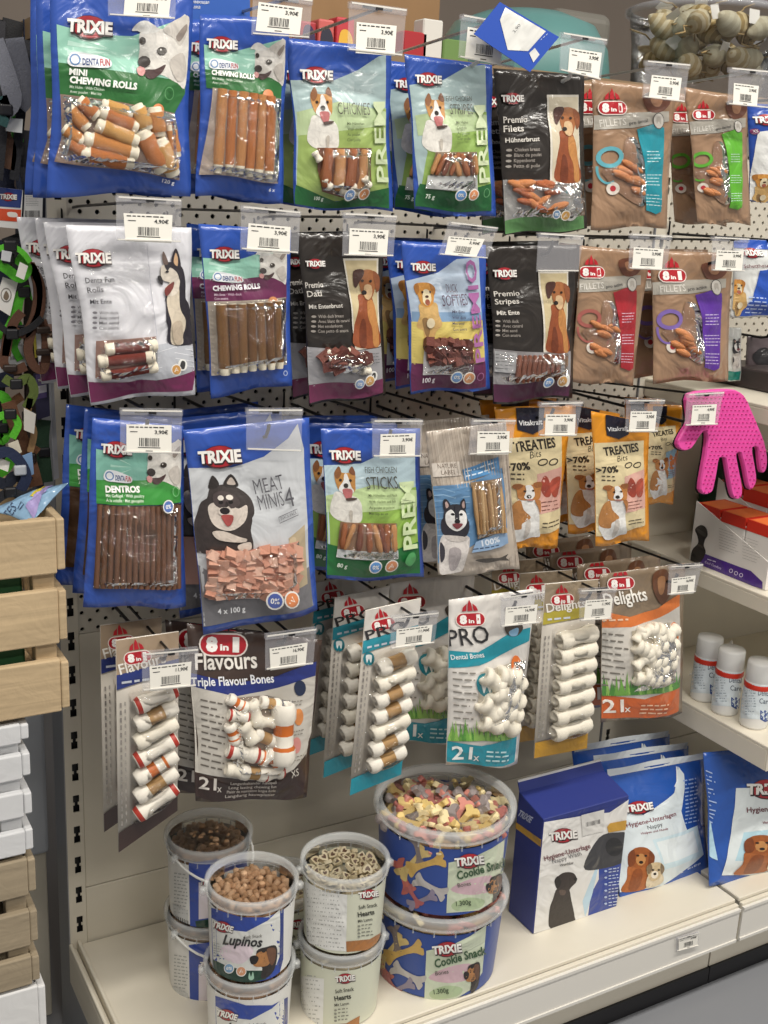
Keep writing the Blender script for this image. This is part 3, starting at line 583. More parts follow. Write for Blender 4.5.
def cubes(a, root, meshes, x0, y0, x1, y1, size, seed=1, jitter=.25, slope=0.):
    r = random.Random(seed); y = y0+size/2
    while y < y1-size*.3:
        x = x0+size/2+r.uniform(-.3, .1)*size
        while x < x1-size*.2:
            cx, cy = x+r.uniform(-1, 1)*jitter*size, y+r.uniform(-1, 1)*jitter*size+slope*(x-x0); t = r.uniform(-.6, .6); s2 = size*r.uniform(.42, .6)
            piece(a, root, r.choice(meshes), cx-s2*math.cos(t), cy-s2*math.sin(t), cx+s2*math.cos(t), cy+s2*math.sin(t), s2, .0005+r.uniform(0, .002), tilt=r.uniform(.01, 3))
            x += size*.92
        y += size*.9
def film(a, P, off=.006, sm=False):
    if sm: P = smooth(P)
    q = a.px(P); v, f = refine(q, tess(q), 5.); v = np.array(v); n = len(q); d = np.full(len(v), 1e9)
    for i in range(n):
        A, B = q[i], q[(i+1) % n]; e = B-A; t = np.clip(((v-A)@e)/(e@e+1e-9), 0, 1); d = np.minimum(d, np.linalg.norm(v-(A+t[:, None]*e), axis=1))
    a.film_h = a.base+a.step*a.lay+off
    a.put(v, f, FILM, part='clear_window', off=a.base+a.step*(a.lay+1)+off*(lambda t: t*t*(3-2*t))(np.clip(d/10., 0, 1)))

# ------------------------------------------------------------------ first row of bags
BLUE = '3054ac'
def denta_badge(a, x0, y0, x1, y1):
    h = y1-y0; c = (y0+y1)/2
    a.blob([(x0, c), (x0+h*.3, y0), (x0+h, y0), (x1-h*.4, y0+h*.35), (x1, c+h*.1), (x1-h*.2, y1), (x0+h, y1-h*.05), (x0+h*.2, y1-h*.15)], 'e7eaee')
    a.ring(x0+h*.5, c-h*.05, h*.36, h*.38, h*.1, '5f86b8')
    xm = x0+h+(x1-x0-h)*.55
    a.text('DENTA', x0+h*.95, c+h*.3, xm, c+h*.36, h*.42, '23407e', .03); a.text('FUN', xm+h*.05, c+h*.36, x1-h*.1, c+h*.4, h*.42, 'b0303a', .03)
def rays_on(a, cx, cy, R, col, angs, P0=None):
    for t in angs: a.poly([(cx+R*.15*math.cos(t), cy+R*.15*math.sin(t)), (cx+R*math.cos(t-.05), cy+R*math.sin(t-.05)), (cx+R*math.cos(t+.05), cy+R*math.sin(t+.05))], col, up=False)

# mini chewing rolls
r, a = pack('treat_bag', 'large blue bag of mini chewing rolls at the top left, in front of its stack', K1, [(128, -62), (497, -42), (488, 497), (120, 500)], BLUE, .014)
a.poly([(147, 60), (240, 88), (340, 92), (490, 40), (488, 235), (147, 205)], '93c9b5'); rays_on(a, 300, 135, 130, 'b9dfd0', (3.15, 3.35, 3.55))
a.poly([(147, 158), (250, 176), (350, 190), (489, 210), (487, 240), (455, 290), (147, 240)], '2f6d38')
a.dog('whitehead', 340, 36, 489, 215); denta_badge(a, 168, 134, 280, 174); a.logo(230, 68, 118, .1)
a.text('MINI', 170, 190, 215, 195, 15, 'f1f3ee', .04); a.text('CHEWING ROLLS', 170, 211, 344, 231, 16, 'f1f3ee', .05)
a.words(['Mit Huhn · With Chicken', 'Avec poulet · Met kip'], 170, 225, 12, 7, 'c7d6c4', .55, .1); a.ring(437, 240, 14, 17, 2, '5d9a62'); a.text('120 g', 416, 466, 448, 470, 9, 'e9edf4')
a.poly([(146, 240), (300, 262), (452, 290), (463, 340), (462, 458), (300, 438), (139, 410), (152, 350)], '8a7468')
for i, (x0, y0, x1, y1, q) in enumerate([(165, 275, 215, 330, 16), (190, 255, 240, 300, 17), (250, 268, 330, 296, 16), (155, 325, 205, 365, 16), (245, 285, 345, 330, 18), (236, 318, 345, 368, 20), (205, 352, 345, 398, 20), (198, 388, 335, 420, 19), (340, 270, 372, 335, 20), (392, 275, 405, 350, 18), (355, 335, 412, 438, 22), (402, 355, 443, 446, 20), (438, 320, 452, 400, 12), (165, 360, 215, 392, 15)]):
    piece(a, r, ROLL[i % 3], x0, y0, x1, y1, q*1.2, .002)
a.ell(404, 283, 17, 17, 'd98a5c', part='front_print'); film(a, [(146, 242), (300, 264), (452, 292), (463, 340), (462, 456), (300, 436), (140, 408), (152, 350)], .012)
a.build(r); bagA = r
stack_behind(r, ['second blue mini chewing rolls bag at the top left, behind the front one', 'third blue mini chewing rolls bag, rearmost at the top left'], .05)
# chewing rolls, green
r, a = pack('treat_bag', 'blue bag of long chicken chewing rolls with green band on the top row', K1, [(512, 36), (742, 48), (724, 522), (500, 500)], BLUE, .012)
a.poly([(527, 112), (600, 132), (733, 98), (730, 210), (527, 190)], '93c9b5'); rays_on(a, 610, 155, 70, 'b9dfd0', (2.8, 3.1, 3.5))
a.poly([(527, 176), (730, 200), (728, 254), (527, 224)], '2f6d38'); a.dog('whitehead', 645, 98, 735, 212); denta_badge(a, 535, 150, 610, 178); a.logo(571, 112, 80, .08)
a.text('CHEWING ROLLS', 539, 190, 649, 204, 12, 'f1f3ee', .05); a.words(['Mit Huhn · With Chicken', 'Avec poulet'], 540, 203, 10, 6, 'c7d6c4', .55, .12)
a.poly([(540, 224), (727, 254), (712, 468), (512, 446)], 'a8998e')
for i, (x0, y0, x1, y1, q) in enumerate([(562, 228, 553, 446, 15), (588, 233, 580, 446, 13), (616, 236, 606, 448, 14), (641, 240, 631, 452, 13), (665, 244, 655, 452, 13), (690, 247, 682, 455, 14)]): piece(a, r, STK[i % 2], x0, y0, x1, y1, q, .002)
a.ell(685, 246, 16, 17, 'd98a5c'); film(a, [(540, 226), (727, 256), (712, 466), (513, 444)], .010); a.text('6 x', 688, 486, 704, 488, 8, 'e9edf4')
a.build(r)
stack_behind(r, ['blue green-banded chewing rolls bag tucked behind its twin on the top row'], .05)
# chickies
r, a = pack('treat_bag', 'green and blue bag of chicken wrapped bones with terrier, lettered CHICKIES', K2, [(50, 112), (358, 140), (363, 625), (72, 612)], BLUE, .014)
a.poly([(66, 235), (190, 238), (270, 205), (330, 165), (352, 160), (356, 560), (86, 560), (78, 400)], 'a9bfc0'); a.poly([(80, 330), (356, 320), (357, 590), (88, 590)], '97ae62'); a.poly([(76, 330), (200, 300), (356, 330), (356, 370), (78, 400)], 'b4c79a')
a.poly([(84, 548), (200, 592), (358, 556), (361, 618), (78, 606)], '1f5d31')
a.dog('terrier', 104, 256, 196, 440); a.logo(140, 220, 98, .05); a.text('CHICKIES', 190, 338, 292, 341, 36, '4c4d42', -.005, space=1.05)
a.words(['Mit Hühnchen', 'With chicken', 'Au poulet', 'Con pollo'], 216, 370, 16, 8, '4d583c', .58)
a.text('PREM', 352, 540, 346, 300, 40, 'c6d3ac', .02)
a.poly([(130, 436), (294, 438), (290, 570), (250, 592), (150, 562), (134, 500)], '6f4631')
for i, (x0, y0, x1, y1, q) in enumerate([(160, 438, 155, 550, 20), (195, 440, 190, 560, 20), (235, 440, 222, 565, 20), (270, 442, 258, 580, 18)]): piece(a, r, JERK[i % 2], x0, y0, x1, y1, q, .002)
for x, y in ((128, 462), (160, 538), (240, 560), (200, 552), (272, 540)): piece(a, r, KNOT_W, x-10, y-14, x+8, y+14, 12, .004)
film(a, [(131, 438), (293, 440), (289, 568), (250, 588), (152, 558), (136, 500)], .012)
a.badge(216, 573, 17, '6f93c4'); a.badge(258, 574, 17, 'd08a55', 1); a.text('100 g', 133, 588, 158, 588, 10, 'e4efe2')
a.build(r)
stack_behind(r, ['green and blue CHICKIES bag tucked behind its twin'], .045)
# chicken stripes
r, a = pack('treat_bag', 'green and blue bag of fish and chicken stripes, lettered STRIPES, on the top row', K2, [(398, 160), (656, 192), (668, 645), (428, 622)], BLUE, .012)
a.poly([(418, 250), (520, 235), (590, 195), (645, 190), (656, 560), (445, 560), (425, 400)], 'a9bfc0'); a.poly([(430, 345), (650, 330), (658, 575), (448, 575), (462, 450)], '8fae5c'); a.poly([(428, 340), (540, 320), (650, 340), (652, 385), (436, 400)], 'b4c79a')
a.poly([(446, 545), (540, 565), (658, 545), (662, 628), (432, 614)], '1f5d31'); a.dog('terrier', 445, 274, 530, 448); a.logo(472, 233, 80, .05)
a.text('FISH CHICKEN', 518, 298, 598, 298, 14, '4c4d42', 0); a.text('STRIPES', 526, 338, 598, 338, 30, '4c4d42', 0); a.words(['Mit Huhn', 'Chicken', 'Au poulet', 'Con pollo'], 541, 366, 16, 8, '4d583c', .58)
a.text('PREM', 648, 540, 640, 310, 36, 'd2dfb8', .02)
a.poly([(480, 449), (605, 449), (604, 562), (458, 560), (472, 500)], '8d7a62')
for i, (x0, y0, x1, y1, q) in enumerate([(488, 455, 470, 515, 9), (505, 455, 482, 518, 9), (520, 455, 500, 518, 9), (530, 460, 545, 518, 10), (552, 455, 570, 518, 11), (575, 455, 588, 518, 9), (596, 460, 600, 515, 7), (545, 452, 520, 516, 8)]): piece(a, r, JERK[(i*2+1) % 3], x0, y0, x1, y1, q, .002)
a.poly([(462, 520), (604, 518), (604, 562), (458, 560)], 'c5c7c6'); film(a, [(480, 451), (603, 451), (602, 560), (460, 558), (472, 500)], .009)
a.badge(541, 573, 16, '5f93cf'); a.badge(578, 572, 16, 'd99063', 1); a.text('75 g', 460, 589, 484, 590, 12, 'e4efe2'); a.ring(636, 572, 11, 14, 2, '6aa070')
a.build(r)
stack_behind(r, ['second green and blue STRIPES bag, just behind the front one', 'third green and blue STRIPES bag, rearmost on its hook'], .05)
# premio filets
r, a = pack('treat_bag', 'dark brown bag of chicken filets with orange strips and green foot, top row', K3, [(36, 182), (278, 200), (286, 612), (66, 628)], '2c2724', .012)
a.poly([(50, 480), (180, 480), (282, 488), (284, 600), (68, 610)], '9b9a98'); a.poly([(66, 590), (170, 575), (283, 575), (286, 610), (66, 626)], '5c8a55')
a.poly([(185, 252), (272, 252), (274, 488), (178, 488)], 'd8d2c6'); a.poly([(190, 258), (270, 258), (271, 482), (184, 482)], 'cfc4ac'); a.dog('hound', 180, 254, 275, 488); a.logo(90, 262, 62, 0.)
a.text('Premio', 62, 328, 122, 326, 17, 'd9d4cc', .01); a.text('Filets', 62, 352, 112, 350, 17, 'd9d4cc', .01); a.text('Hühnerbrust', 66, 380, 150, 376, 12, 'd9d4cc', .02); a.words(['Chicken breast', 'Blanc de poulet', 'Kippenborst', 'Petto di pollo'], 86, 404, 14.5, 9, '9d968f', .5, -.03, True)
for i in range(14):
    x, y = random.uniform(80, 200), random.uniform(490, 560); t = random.uniform(-.8, .8); piece(a, r, ORNG[i % 2], x-24*math.cos(t), y-24*math.sin(t), x+24*math.cos(t), y+24*math.sin(t), 9, .002)
film(a, [(60, 485), (175, 485), (280, 490), (283, 575), (70, 585)], .009); a.greek(205, 500, 270, 4, 9, 3, '6f6f70', 0)
a.badge(184, 570, 12, '6f8fb4'); a.badge(210, 571, 13, 'd0a055', 1); a.ell(242, 567, 17, 19, 'e6e6e2'); a.blob([(234, 575), (240, 555), (250, 560), (246, 578)], '3c3c3c')
a.build(r)
stack_behind(r, ['dark brown chicken filets bag tucked behind the front one, top row'], .05)
# 8in1 fillets, three colours
KRAFT = '9c7d63'
def fillets(label, K, q, col, swirl, tgt, behind, band='a9a49a', swirlcol=None):
    r, a = pack('treat_bag', label, K, q, KRAFT, .009)
    X0, Y0, X1, Y1 = tgt   # box of the art in crop pixels, laid out in the 731x1024 zoom of the teal bag
    f = lambda x, y: (X0+(X1-X0)*(x-10)/580, Y0+(Y1-Y0)*(y-40)/960)
    k = (X1-X0)/580
    F = lambda P: [f(*p) for p in P]
    a.poly(F([(5, 235), (300, 215), (590, 205), (590, 275), (300, 320), (5, 332)]), band)
    a.blob(F([(400, 95), (560, 80), (600, 140), (540, 205), (440, 205)]), '6a4030'); a.blob(F([(455, 110), (540, 110), (520, 170), (470, 165)]), 'a87a5c')
    p0, p1 = f(70, 312), f(262, 300); a.text('FILLETS', *p0, *p1, 50*k, 'd8d4cc', .01); p0, p1 = f(280, 300), f(428, 278); a.text('pro active' if swirlcol else 'pro dental', *p0, *p1, 24*k, '5c5a58', .01)
    a.blob(F([(240, 400), (300, 385), (335, 420), (370, 560), (380, 860), (200, 770), (110, 670), (80, 610), (200, 560)]), '8d6c55'); 
    for i in range(9):
        p = f(random.uniform(180, 330), random.uniform(560, 780)); piece(a, r, ORNG[1], p[0]-50*k, p[1]-20*k, p[0]+50*k, p[1]+30*k, 22*k, .001)
    film(a, F([(240, 400), (300, 385), (335, 420), (370, 560), (380, 860), (200, 770), (110, 670), (80, 610), (200, 560)]), .006, True)
    a.poly(F([(330, 330), (480, 290), (550, 320), (530, 600), (520, 890), (480, 910), (395, 890), (385, 700), (375, 560)]), col)
    p = f(392, 470); 
    for i, y in enumerate((480, 640, 780)): p = f(395, y); a.greek(p[0], p[1], p[0]+130*k, 4, 24*k, 7*k, 'cfe3e4' if not swirlcol else 'd8cfe4', 0, 14*k, 44*k)
    c = f(132, 520); a.ring(c[0], c[1], 92*k, 78*k, 30*k, swirl, -.2); c2 = f(120, 600); a.ring(c2[0], c2[1], 80*k, 110*k, 16*k, swirl, 0, 18, 60, 190)
    c = f(150, 732); a.ell(c[0], c[1], 44*k, 46*k, 'dcd3c8'); a.ell(c[0], c[1], 20*k, 22*k, 'b5303a', n=8)
    c = f(505, 272); a.ell(c[0], c[1], 44*k, 60*k, '4f4c4a'); a.ell(c[0], c[1], 39*k, 54*k, 'cfcac2'); a.blob([(c[0]-16*k, c[1]+20*k), (c[0]-14*k, c[1]-26*k), (c[0]+14*k, c[1]-26*k), (c[0]+16*k, c[1]+24*k), (c[0], c[1]+4*k)], 'b5afa6')
    c = f(166, 182); a.logo8(c[0], c[1], 205*k)
    a.build(r)
    stack_behind(r, behind, .045, 0, 0, ('fillet_strip',))
    return r
fillets('kraft bag of fillets with a teal side panel, top row', K3, [(299, 212), (524, 236), (498, 606), (296, 611)], '1d8a9a', '5fa7b4', (298, 232, 512, 606), ['kraft teal-panel fillets bag tucked behind its twin'])
fillets('kraft bag of fillets with a bright green side panel, top row right', K3, [(545, 232), (712, 262), (722, 600), (580, 592)], '5cab2e', '5aa335', (556, 256, 716, 594), ['kraft green-panel fillets bag tucked behind the front one at the right'])

# ------------------------------------------------------------------ second row
WHT = 'dcdce2'
r, a = pack('treat_bag', 'white bag of duck dental rolls with sitting husky, frontmost of its stack', K4, [(168, 115), (490, 122), (500, 545), (232, 572)], WHT, .012)
a.poly([(222, 515), (330, 520), (420, 500), (508, 480), (498, 536), (232, 568)], '6e2550'); a.poly([(370, 425), (440, 415), (512, 428), (510, 485), (400, 515), (330, 512)], 'b9bcc4')
for i in range(4): a.line([(400, 440+i*14), (450, 426+i*14), (510, 436+i*14)], 1.6, 'e2e3e8')
a.dog('husky_side', 403, 176, 512, 420); a.logo(240, 200, 92, 0.)
a.text('Denta Fun', 216, 265, 290, 261, 14, '3c3a40', .012); a.text('Rolls', 219, 290, 260, 286, 14, '3c3a40', .012); a.text('Mit Ente', 224, 318, 279, 315, 11, '3c3a40', .02)
for i, t in enumerate(('With duck', 'Avec canard', 'Met eend', 'Con anatra')): a.ell(235, 340+i*13, 6, 3.5, '77757c', up=False); a.text(t, 246, 344+i*13, 296, 342+i*13, 8, '4a484e', .005)
a.poly([(240, 412), (396, 398), (398, 490), (300, 510), (244, 505)], '8f6d62')
for x0, y0, x1, y1, q in [(262, 432, 395, 420, 16), (246, 462, 388, 448, 17), (255, 498, 396, 476, 15)]: piece(a, r, REDR, x0, y0, x1, y1, q, .003)
a.poly([(222, 160), (385, 160), (398, 400), (240, 412)], FILM, part='clear_window', off=.002); film(a, [(240, 412), (396, 398), (398, 490), (300, 510), (244, 505)], .012)
a.badge(437, 478, 14, 'd09a55', 1); a.ell(466, 470, 14, 15, 'e6e6e2'); a.blob([(458, 476), (464, 460), (474, 464), (470, 480)], '3c3c3c'); a.line([(378, 165), (384, 280), (398, 400)], 2, 'b8b8c2')
a.build(r); bagW = r
stack_behind(r, ['second white duck rolls bag, right behind the front one', 'third white duck rolls bag of the stack', 'fourth white duck rolls bag, rearmost of the stack'], .045, -.006)
# chewing rolls, purple band
r, a = pack('treat_bag', 'blue bag of duck chewing rolls with a purple band, second row', K4, [(508, 112), (745, 128), (748, 522), (540, 556)], BLUE, .012)
a.poly([(522, 200), (610, 205), (738, 170), (740, 255), (526, 262)], '93c9b5'); rays_on(a, 610, 232, 75, 'b9dfd0', (2.8, 3.1, 3.4)); a.poly([(524, 255), (630, 252), (740, 240), (741, 305), (528, 312)], '6a2a52')
a.dog('whitehead', 660, 170, 740, 262); denta_badge(a, 543, 236, 620, 262); a.logo(576, 190, 76, .02); a.text('CHEWING ROLLS', 543, 284, 663, 276, 12, 'f1eef2', .05); a.words(['Mit Ente · With duck', 'Con anatra'], 546, 297, 10, 6, 'c9b4c4', .55, -.05)
a.poly([(530, 312), (736, 300), (736, 470), (540, 500)], '9f9589')
for i, (x0, y0, x1, y1, q) in enumerate([(560, 318, 572, 495, 15), (586, 316, 597, 490, 13), (610, 315, 617, 490, 13), (633, 313, 640, 488, 13), (657, 311, 665, 486, 12), (682, 310, 688, 484, 12), (706, 308, 712, 480, 12)]): piece(a, r, DSTK[i % 2], x0, y0, x1, y1, q, .002)
a.ell(696, 313, 15, 16, 'c98a5c'); film(a, [(531, 314), (735, 302), (735, 468), (542, 498)], .010); a.ring(732, 492, 6, 7, 2, 'b9c4de')
a.build(r)
stack_behind(r, ['blue purple-banded chewing rolls bag tucked behind its twin'], .05)
# premio dati
r, a = pack('treat_bag', 'dark bag of duck bites with heart shaped pieces and purple foot, second row', K5, [(82, 128), (334, 128), (342, 605), (116, 638)], '2c2724', .012)
a.poly([(98, 465), (240, 472), (336, 465), (340, 595), (114, 620)], '97969a'); a.poly([(112, 580), (200, 570), (340, 560), (341, 603), (116, 634)], '6a2a4c')
a.poly([(222, 203), (328, 203), (333, 462), (244, 470)], 'd8d2c6'); a.poly([(227, 209), (323, 209), (328, 456), (248, 464)], 'c9b992'); a.dog('hound', 226, 200, 334, 466); a.logo(136, 218, 58, 0)
a.text('Premio', 104, 291, 154, 287, 17, 'd9d4cc', .01); a.text('Dati', 108, 317, 148, 313, 17, 'd9d4cc', .01); a.text('Mit Entenbrust', 112, 352, 206, 345, 12, 'd9d4cc', .02); a.words(['With duck breast', 'Avec blanc de canard', 'Met eendenborst', 'Con petto di anatra'], 136, 378, 14.5, 9, '9d968f', .5, -.06, True)
for i in range(26):
    x, y = random.uniform(150, 278), random.uniform(478, 530); t = random.uniform(-1, 1); piece(a, r, DCUBE[i % 3] if i % 3 else KNOT_W, x-13, y-13*t, x+13, y+13*t, 12, .002)
film(a, [(135, 470), (290, 476), (282, 540), (140, 540)], .012); a.greek(292, 480, 330, 4, 9, 3, '66666a')
a.badge(243, 564, 15, '8aa4cc'); a.badge(273, 553, 16, 'd3a564', 1); a.ell(300, 547, 15, 17, 'e6e6e2'); a.blob([(292, 556), (298, 536), (308, 540), (304, 558)], '3c3c3c')
a.build(r)
stack_behind(r, ['dark duck bites bag tucked behind its twin, second row'], .05)
# duck softies
r, a = pack('treat_bag', 'blue bag of duck softies with yellow field and purple foot, frontmost of its stack', K5, [(388, 152), (637, 162), (650, 588), (416, 602)], BLUE, .012)
a.poly([(405, 270), (500, 245), (560, 205), (625, 200), (640, 440), (425, 440)], 'b3c3d6'); a.poly([(418, 360), (636, 360), (638, 395), (420, 395)], '7f9cbc'); a.poly([(418, 390), (637, 385), (640, 520), (424, 520)], 'd2bf6c')
a.poly([(424, 512), (520, 520), (641, 506), (645, 582), (418, 596)], '5c2147'); a.dog('puppy', 424, 273, 500, 440); a.logo(456, 228, 74, .03)
a.text('DUCK', 516, 302, 552, 302, 24, '5c4a5c', 0); a.text('SOFTIES', 500, 342, 582, 338, 32, '5c4a5c', 0); a.words(['Mit Ente', 'With duck', 'Met eend', 'Con anatra'], 529, 362, 17, 8, '4a465c', .58)
a.text('PREMIO', 634, 505, 612, 205, 32, 'a868a0', .02)
a.poly([(450, 444), (592, 438), (594, 545), (450, 548)], 'c5c3c4'); cubes(a, r, DCUBE, 454, 440, 592, 512, 20, 3)
film(a, [(450, 444), (592, 438), (593, 543), (451, 546)], .010); a.text('100 g', 452, 572, 486, 570, 14, 'e9e2e8', .02); a.badge(531, 549, 18, '6f9cd0'); a.badge(568, 548, 18, 'd99a6a', 1); a.ring(620, 548, 11, 12, 2, '9c6a90')
a.build(r)
stack_behind(r, ['second blue duck softies bag of its stack', 'third blue duck softies bag of its stack', 'fourth blue duck softies bag, rearmost of its stack'], .04, -.001)
# premio stripes
r, a = pack('treat_bag', 'dark bag of duck stripes with brown hound and plum foot, second row', K6, [(18, 70), (268, 66), (246, 472), (36, 490)], '2c2724', .012)
a.poly([(30, 345), (160, 352), (250, 350), (246, 440), (34, 455)], '8f8c8e'); a.poly([(32, 440), (130, 432), (247, 415), (244, 470), (36, 487)], '4f2340')
a.poly([(160, 138), (243, 138), (236, 355), (163, 352)], 'd8d2c6'); a.poly([(165, 143), (239, 143), (232, 350), (168, 347)], 'c9b992'); a.dog('hound', 160, 136, 246, 356); a.logo(70, 143, 64, 0)
a.text('Premio', 38, 205, 102, 201, 14, 'd9d4cc', .01); a.text('Stripes', 39, 226, 99, 222, 14, 'd9d4cc', .01); a.text('Mit Ente', 42, 254, 98, 251, 11, 'd9d4cc', .02); a.words(['With duck', 'Avec canard', 'Met eend', 'Con anatra'], 54, 274, 12.5, 8, '9d968f', .55, -.03, True)
for i in range(10): x = 95+i*13; piece(a, r, JERK[2], x, 358, x-4, 428, 8, .002)
a.poly([(36, 350), (90, 352), (90, 405), (38, 405)], 'a8a8aa'); a.greek(42, 358, 86, 5, 9, 3, '707072'); film(a, [(36, 352), (236, 356), (232, 425), (40, 435)], .009)
a.badge(164, 431, 15, '6f98cc'); a.badge(202, 428, 16, 'd3a058', 1); a.ell(231, 427, 9, 18, 'e6e6e2'); a.build(r)
stack_behind(r, ['dark duck stripes bag tucked behind its twin, second row'], .05)
fillets('kraft bag of fillets with a red side panel, second row', K6, [(266, 68), (456, 86), (408, 441), (242, 431)], 'a3242e', 'a05a52', (250, 88, 436, 436), ['kraft red-panel fillets bag tucked behind its twin'], swirlcol='r')
fillets('kraft bag of fillets with a purple side panel, second row', K6, [(452, 82), (676, 88), (662, 427), (462, 434)], '5a2f98', '7a62a8', (460, 100, 664, 430), ['kraft purple-panel fillets bag tucked behind its twin'], swirlcol='p')

# ------------------------------------------------------------------ third row
r, a = pack('treat_bag', 'tall blue bag of brown dental sticks with a green band, third row left', K7, [(222, 42), (440, 62), (446, 492), (200, 492)], BLUE, .020, 'gusset', YF, side=.02)
a.poly([(237, 122), (300, 135), (360, 128), (440, 120), (441, 210), (236, 210)], '7fb8a8'); rays_on(a, 330, 165, 60, 'a9d4c4', (2.8, 3.2, 3.6)); a.poly([(236, 196), (440, 192), (442, 250), (234, 252)], '3d9440')
a.dog('whitehead', 350, 100, 441, 212); denta_badge(a, 252, 172, 318, 200); a.logo(285, 122, 76, .08); a.text('DENTROS', 254, 222, 334, 220, 14, 'f3f5ef', .05)
a.text('Mit Geflügel · With poultry', 254, 233, 344, 232, 7, 'dfeadb', .01); a.text('À la volaille · Met gevogelte', 254, 244, 342, 243, 7, 'dfeadb', .01); a.ring(426, 222, 9, 12, 2, '74b878')
a.poly([(234, 252), (442, 250), (432, 446), (226, 452)], '47301f')
for i in range(15): x = 240+i*13.6; x2 = 233+i*13.9; piece(a, r, STICK, x, 253, x2, 448, 6.6, .001)
film(a, [(234, 252), (441, 250), (431, 446), (227, 451)], .0075); a.badge(397, 250, 15, '5273b8'); a.build(r)
stack_behind(r, ['blue dental sticks bag tucked behind its twin, third row', 'blue dental sticks bag, rearmost of three on the third row'], .045, -.004, 0, ('dental_stick', 'clear_window'))
# meat minis
r, a = pack('treat_bag', 'large blue and silver bag of pink meat cubes with laughing spitz dog', K7, [(440, 72), (742, 42), (762, 502), (488, 560)], BLUE, .016, 'gusset', YF-.008, side=.02)
a.poly([(455, 168), (560, 165), (640, 140), (700, 95), (722, 60), (738, 120), (748, 430), (758, 495), (492, 545), (478, 440), (462, 300)], 'c3c6ca'); a.poly([(478, 400), (600, 470), (748, 400), (757, 496), (490, 548)], '77767a')
a.poly([(690, 330), (735, 300), (742, 440), (715, 450)], 'b5a68a'); a.blob([(690, 340), (710, 330), (706, 380), (690, 400)], 'c8b89a'); a.dog('spitz', 468, 180, 608, 372); a.logo(530, 138, 104, -.06)
a.text('MEAT', 612, 226, 684, 212, 34, '55545a', -.008); a.text('MINIS', 620, 262, 682, 251, 34, '55545a', -.008); a.text('4', 686, 256, 708, 252, 44, '55545a', -.004)
a.line([(664, 278), (712, 260), (714, 274), (666, 292), (664, 278)], 1.6, '6a696e'); a.text('SNACK PACK', 669, 286, 711, 271, 8, '6a696e', 0)
a.poly([(494, 362), (590, 356), (600, 352), (716, 336), (716, 440), (660, 470), (500, 480)], 'c79484'); cubes(a, r, CUBE, 498, 362, 716, 476, 21, 5, .2, -.08)
film(a, [(494, 362), (716, 337), (716, 440), (660, 470), (500, 480)], .012); a.badge(640, 468, 22, '4f63ad'); a.badge(682, 463, 20, 'd98654', 1); a.text('4 x 100 g', 521, 513, 583, 506, 13, 'e2e3e6', .015)
a.build(r)
stack_behind(r, ['blue and silver meat cubes bag behind the front one, third row', 'blue and silver meat cubes bag, rearmost, third row'], .06, -.004, 0, ('meat_cube', 'clear_window'))
# fish chicken sticks
r, a = pack('treat_bag', 'green and blue bag of fish and chicken sticks, lettered STICKS, third row', K8, [(94, 118), (400, 118), (412, 578), (112, 584)], BLUE, .013)
a.poly([(104, 235), (220, 228), (310, 190), (360, 145), (394, 140), (400, 500), (118, 505)], 'b9cfd8'); a.poly([(108, 330), (398, 300), (404, 520), (116, 520)], '8fb352'); a.poly([(106, 330), (250, 290), (399, 310), (400, 360), (110, 380)], 'bcd29a')
a.poly([(112, 478), (250, 500), (404, 470), (408, 572), (116, 578)], '1f6a35'); a.dog('terrier', 122, 236, 216, 404); a.logo(171, 202, 98, .02)
a.text('FISH CHICKEN', 228, 254, 330, 254, 18, '4c4d42', -.004); a.text('STICKS', 228, 302, 330, 300, 36, '4c4d42', -.002); a.words(['Mit Hühnchen und Fisch', 'With chicken and fish', 'Au poulet et poisson', 'Met kip en vis'], 232, 324, 18, 8, '4d5a36', .52)
a.text('PREM', 394, 488, 384, 280, 48, 'cfe0b0', .03); a.text('80 g', 146, 548, 174, 548, 13, 'e4efe2', .02)
a.poly([(148, 404), (320, 404), (324, 514), (140, 516)], '8b6a50')
for i, (x0, y0, x1, y1, q) in enumerate([(160, 408, 152, 485, 10), (185, 408, 160, 488, 9), (205, 408, 200, 488, 11), (230, 406, 232, 490, 10), (245, 410, 265, 488, 10), (262, 408, 280, 488, 9), (285, 408, 284, 490, 11), (308, 408, 308, 488, 11)]): piece(a, r, JERK[i % 3], x0, y0, x1, y1, q, .002)
a.poly([(142, 490), (324, 488), (324, 514), (140, 516)], 'cfd2d2'); film(a, [(148, 406), (319, 406), (322, 512), (142, 514)], .010); a.badge(242, 529, 20, '5f93cf'); a.badge(291, 527, 20, 'd99063', 1)
a.blob([(350, 530), (360, 505), (380, 500), (386, 520), (370, 545)], '4f9a5c'); a.build(r)
stack_behind(r, ['green and blue STICKS bag tucked behind its twin', 'green and blue STICKS bag, rearmost on the third row'], .05, -.004)
# nature label
r, a = pack('treat_bag', 'pale wood patterned bag of dried fish with husky and blue sea', K8, [(418, 128), (664, 98), (706, 552), (456, 572)], 'b9ada0', .010, 'pillow', YF-.016)
for i in range(26): x = 424+i*9.6; a.line([(x, 130-i*1.1), (x+20, 300), (x+38, 560-i*.5)], random.uniform(1, 2.5), random.choice(('a3968a', 'cbc1b5', '978a7e')))
a.lay += 1
a.poly([(432, 300), (545, 285), (660, 240), (672, 425), (560, 468), (450, 545)], '5f88b0')
for i in range(9): y = 310+i*18; a.line([(438, y), (470, y-5), (500, y+3), (545, y-4)], 3, random.choice(('7fa4c6', '4a76a2', '8fb2d0')))
a.lay += 1
a.poly([(530, 245), (648, 206), (652, 246), (536, 280)], '4f86b8'); a.greek(540, 248, 640, 2, 15, 6, 'cfe0ee', -.28, 14, 30); a.poly([(438, 228), (522, 220), (526, 262), (442, 270)], 'd3cac0')
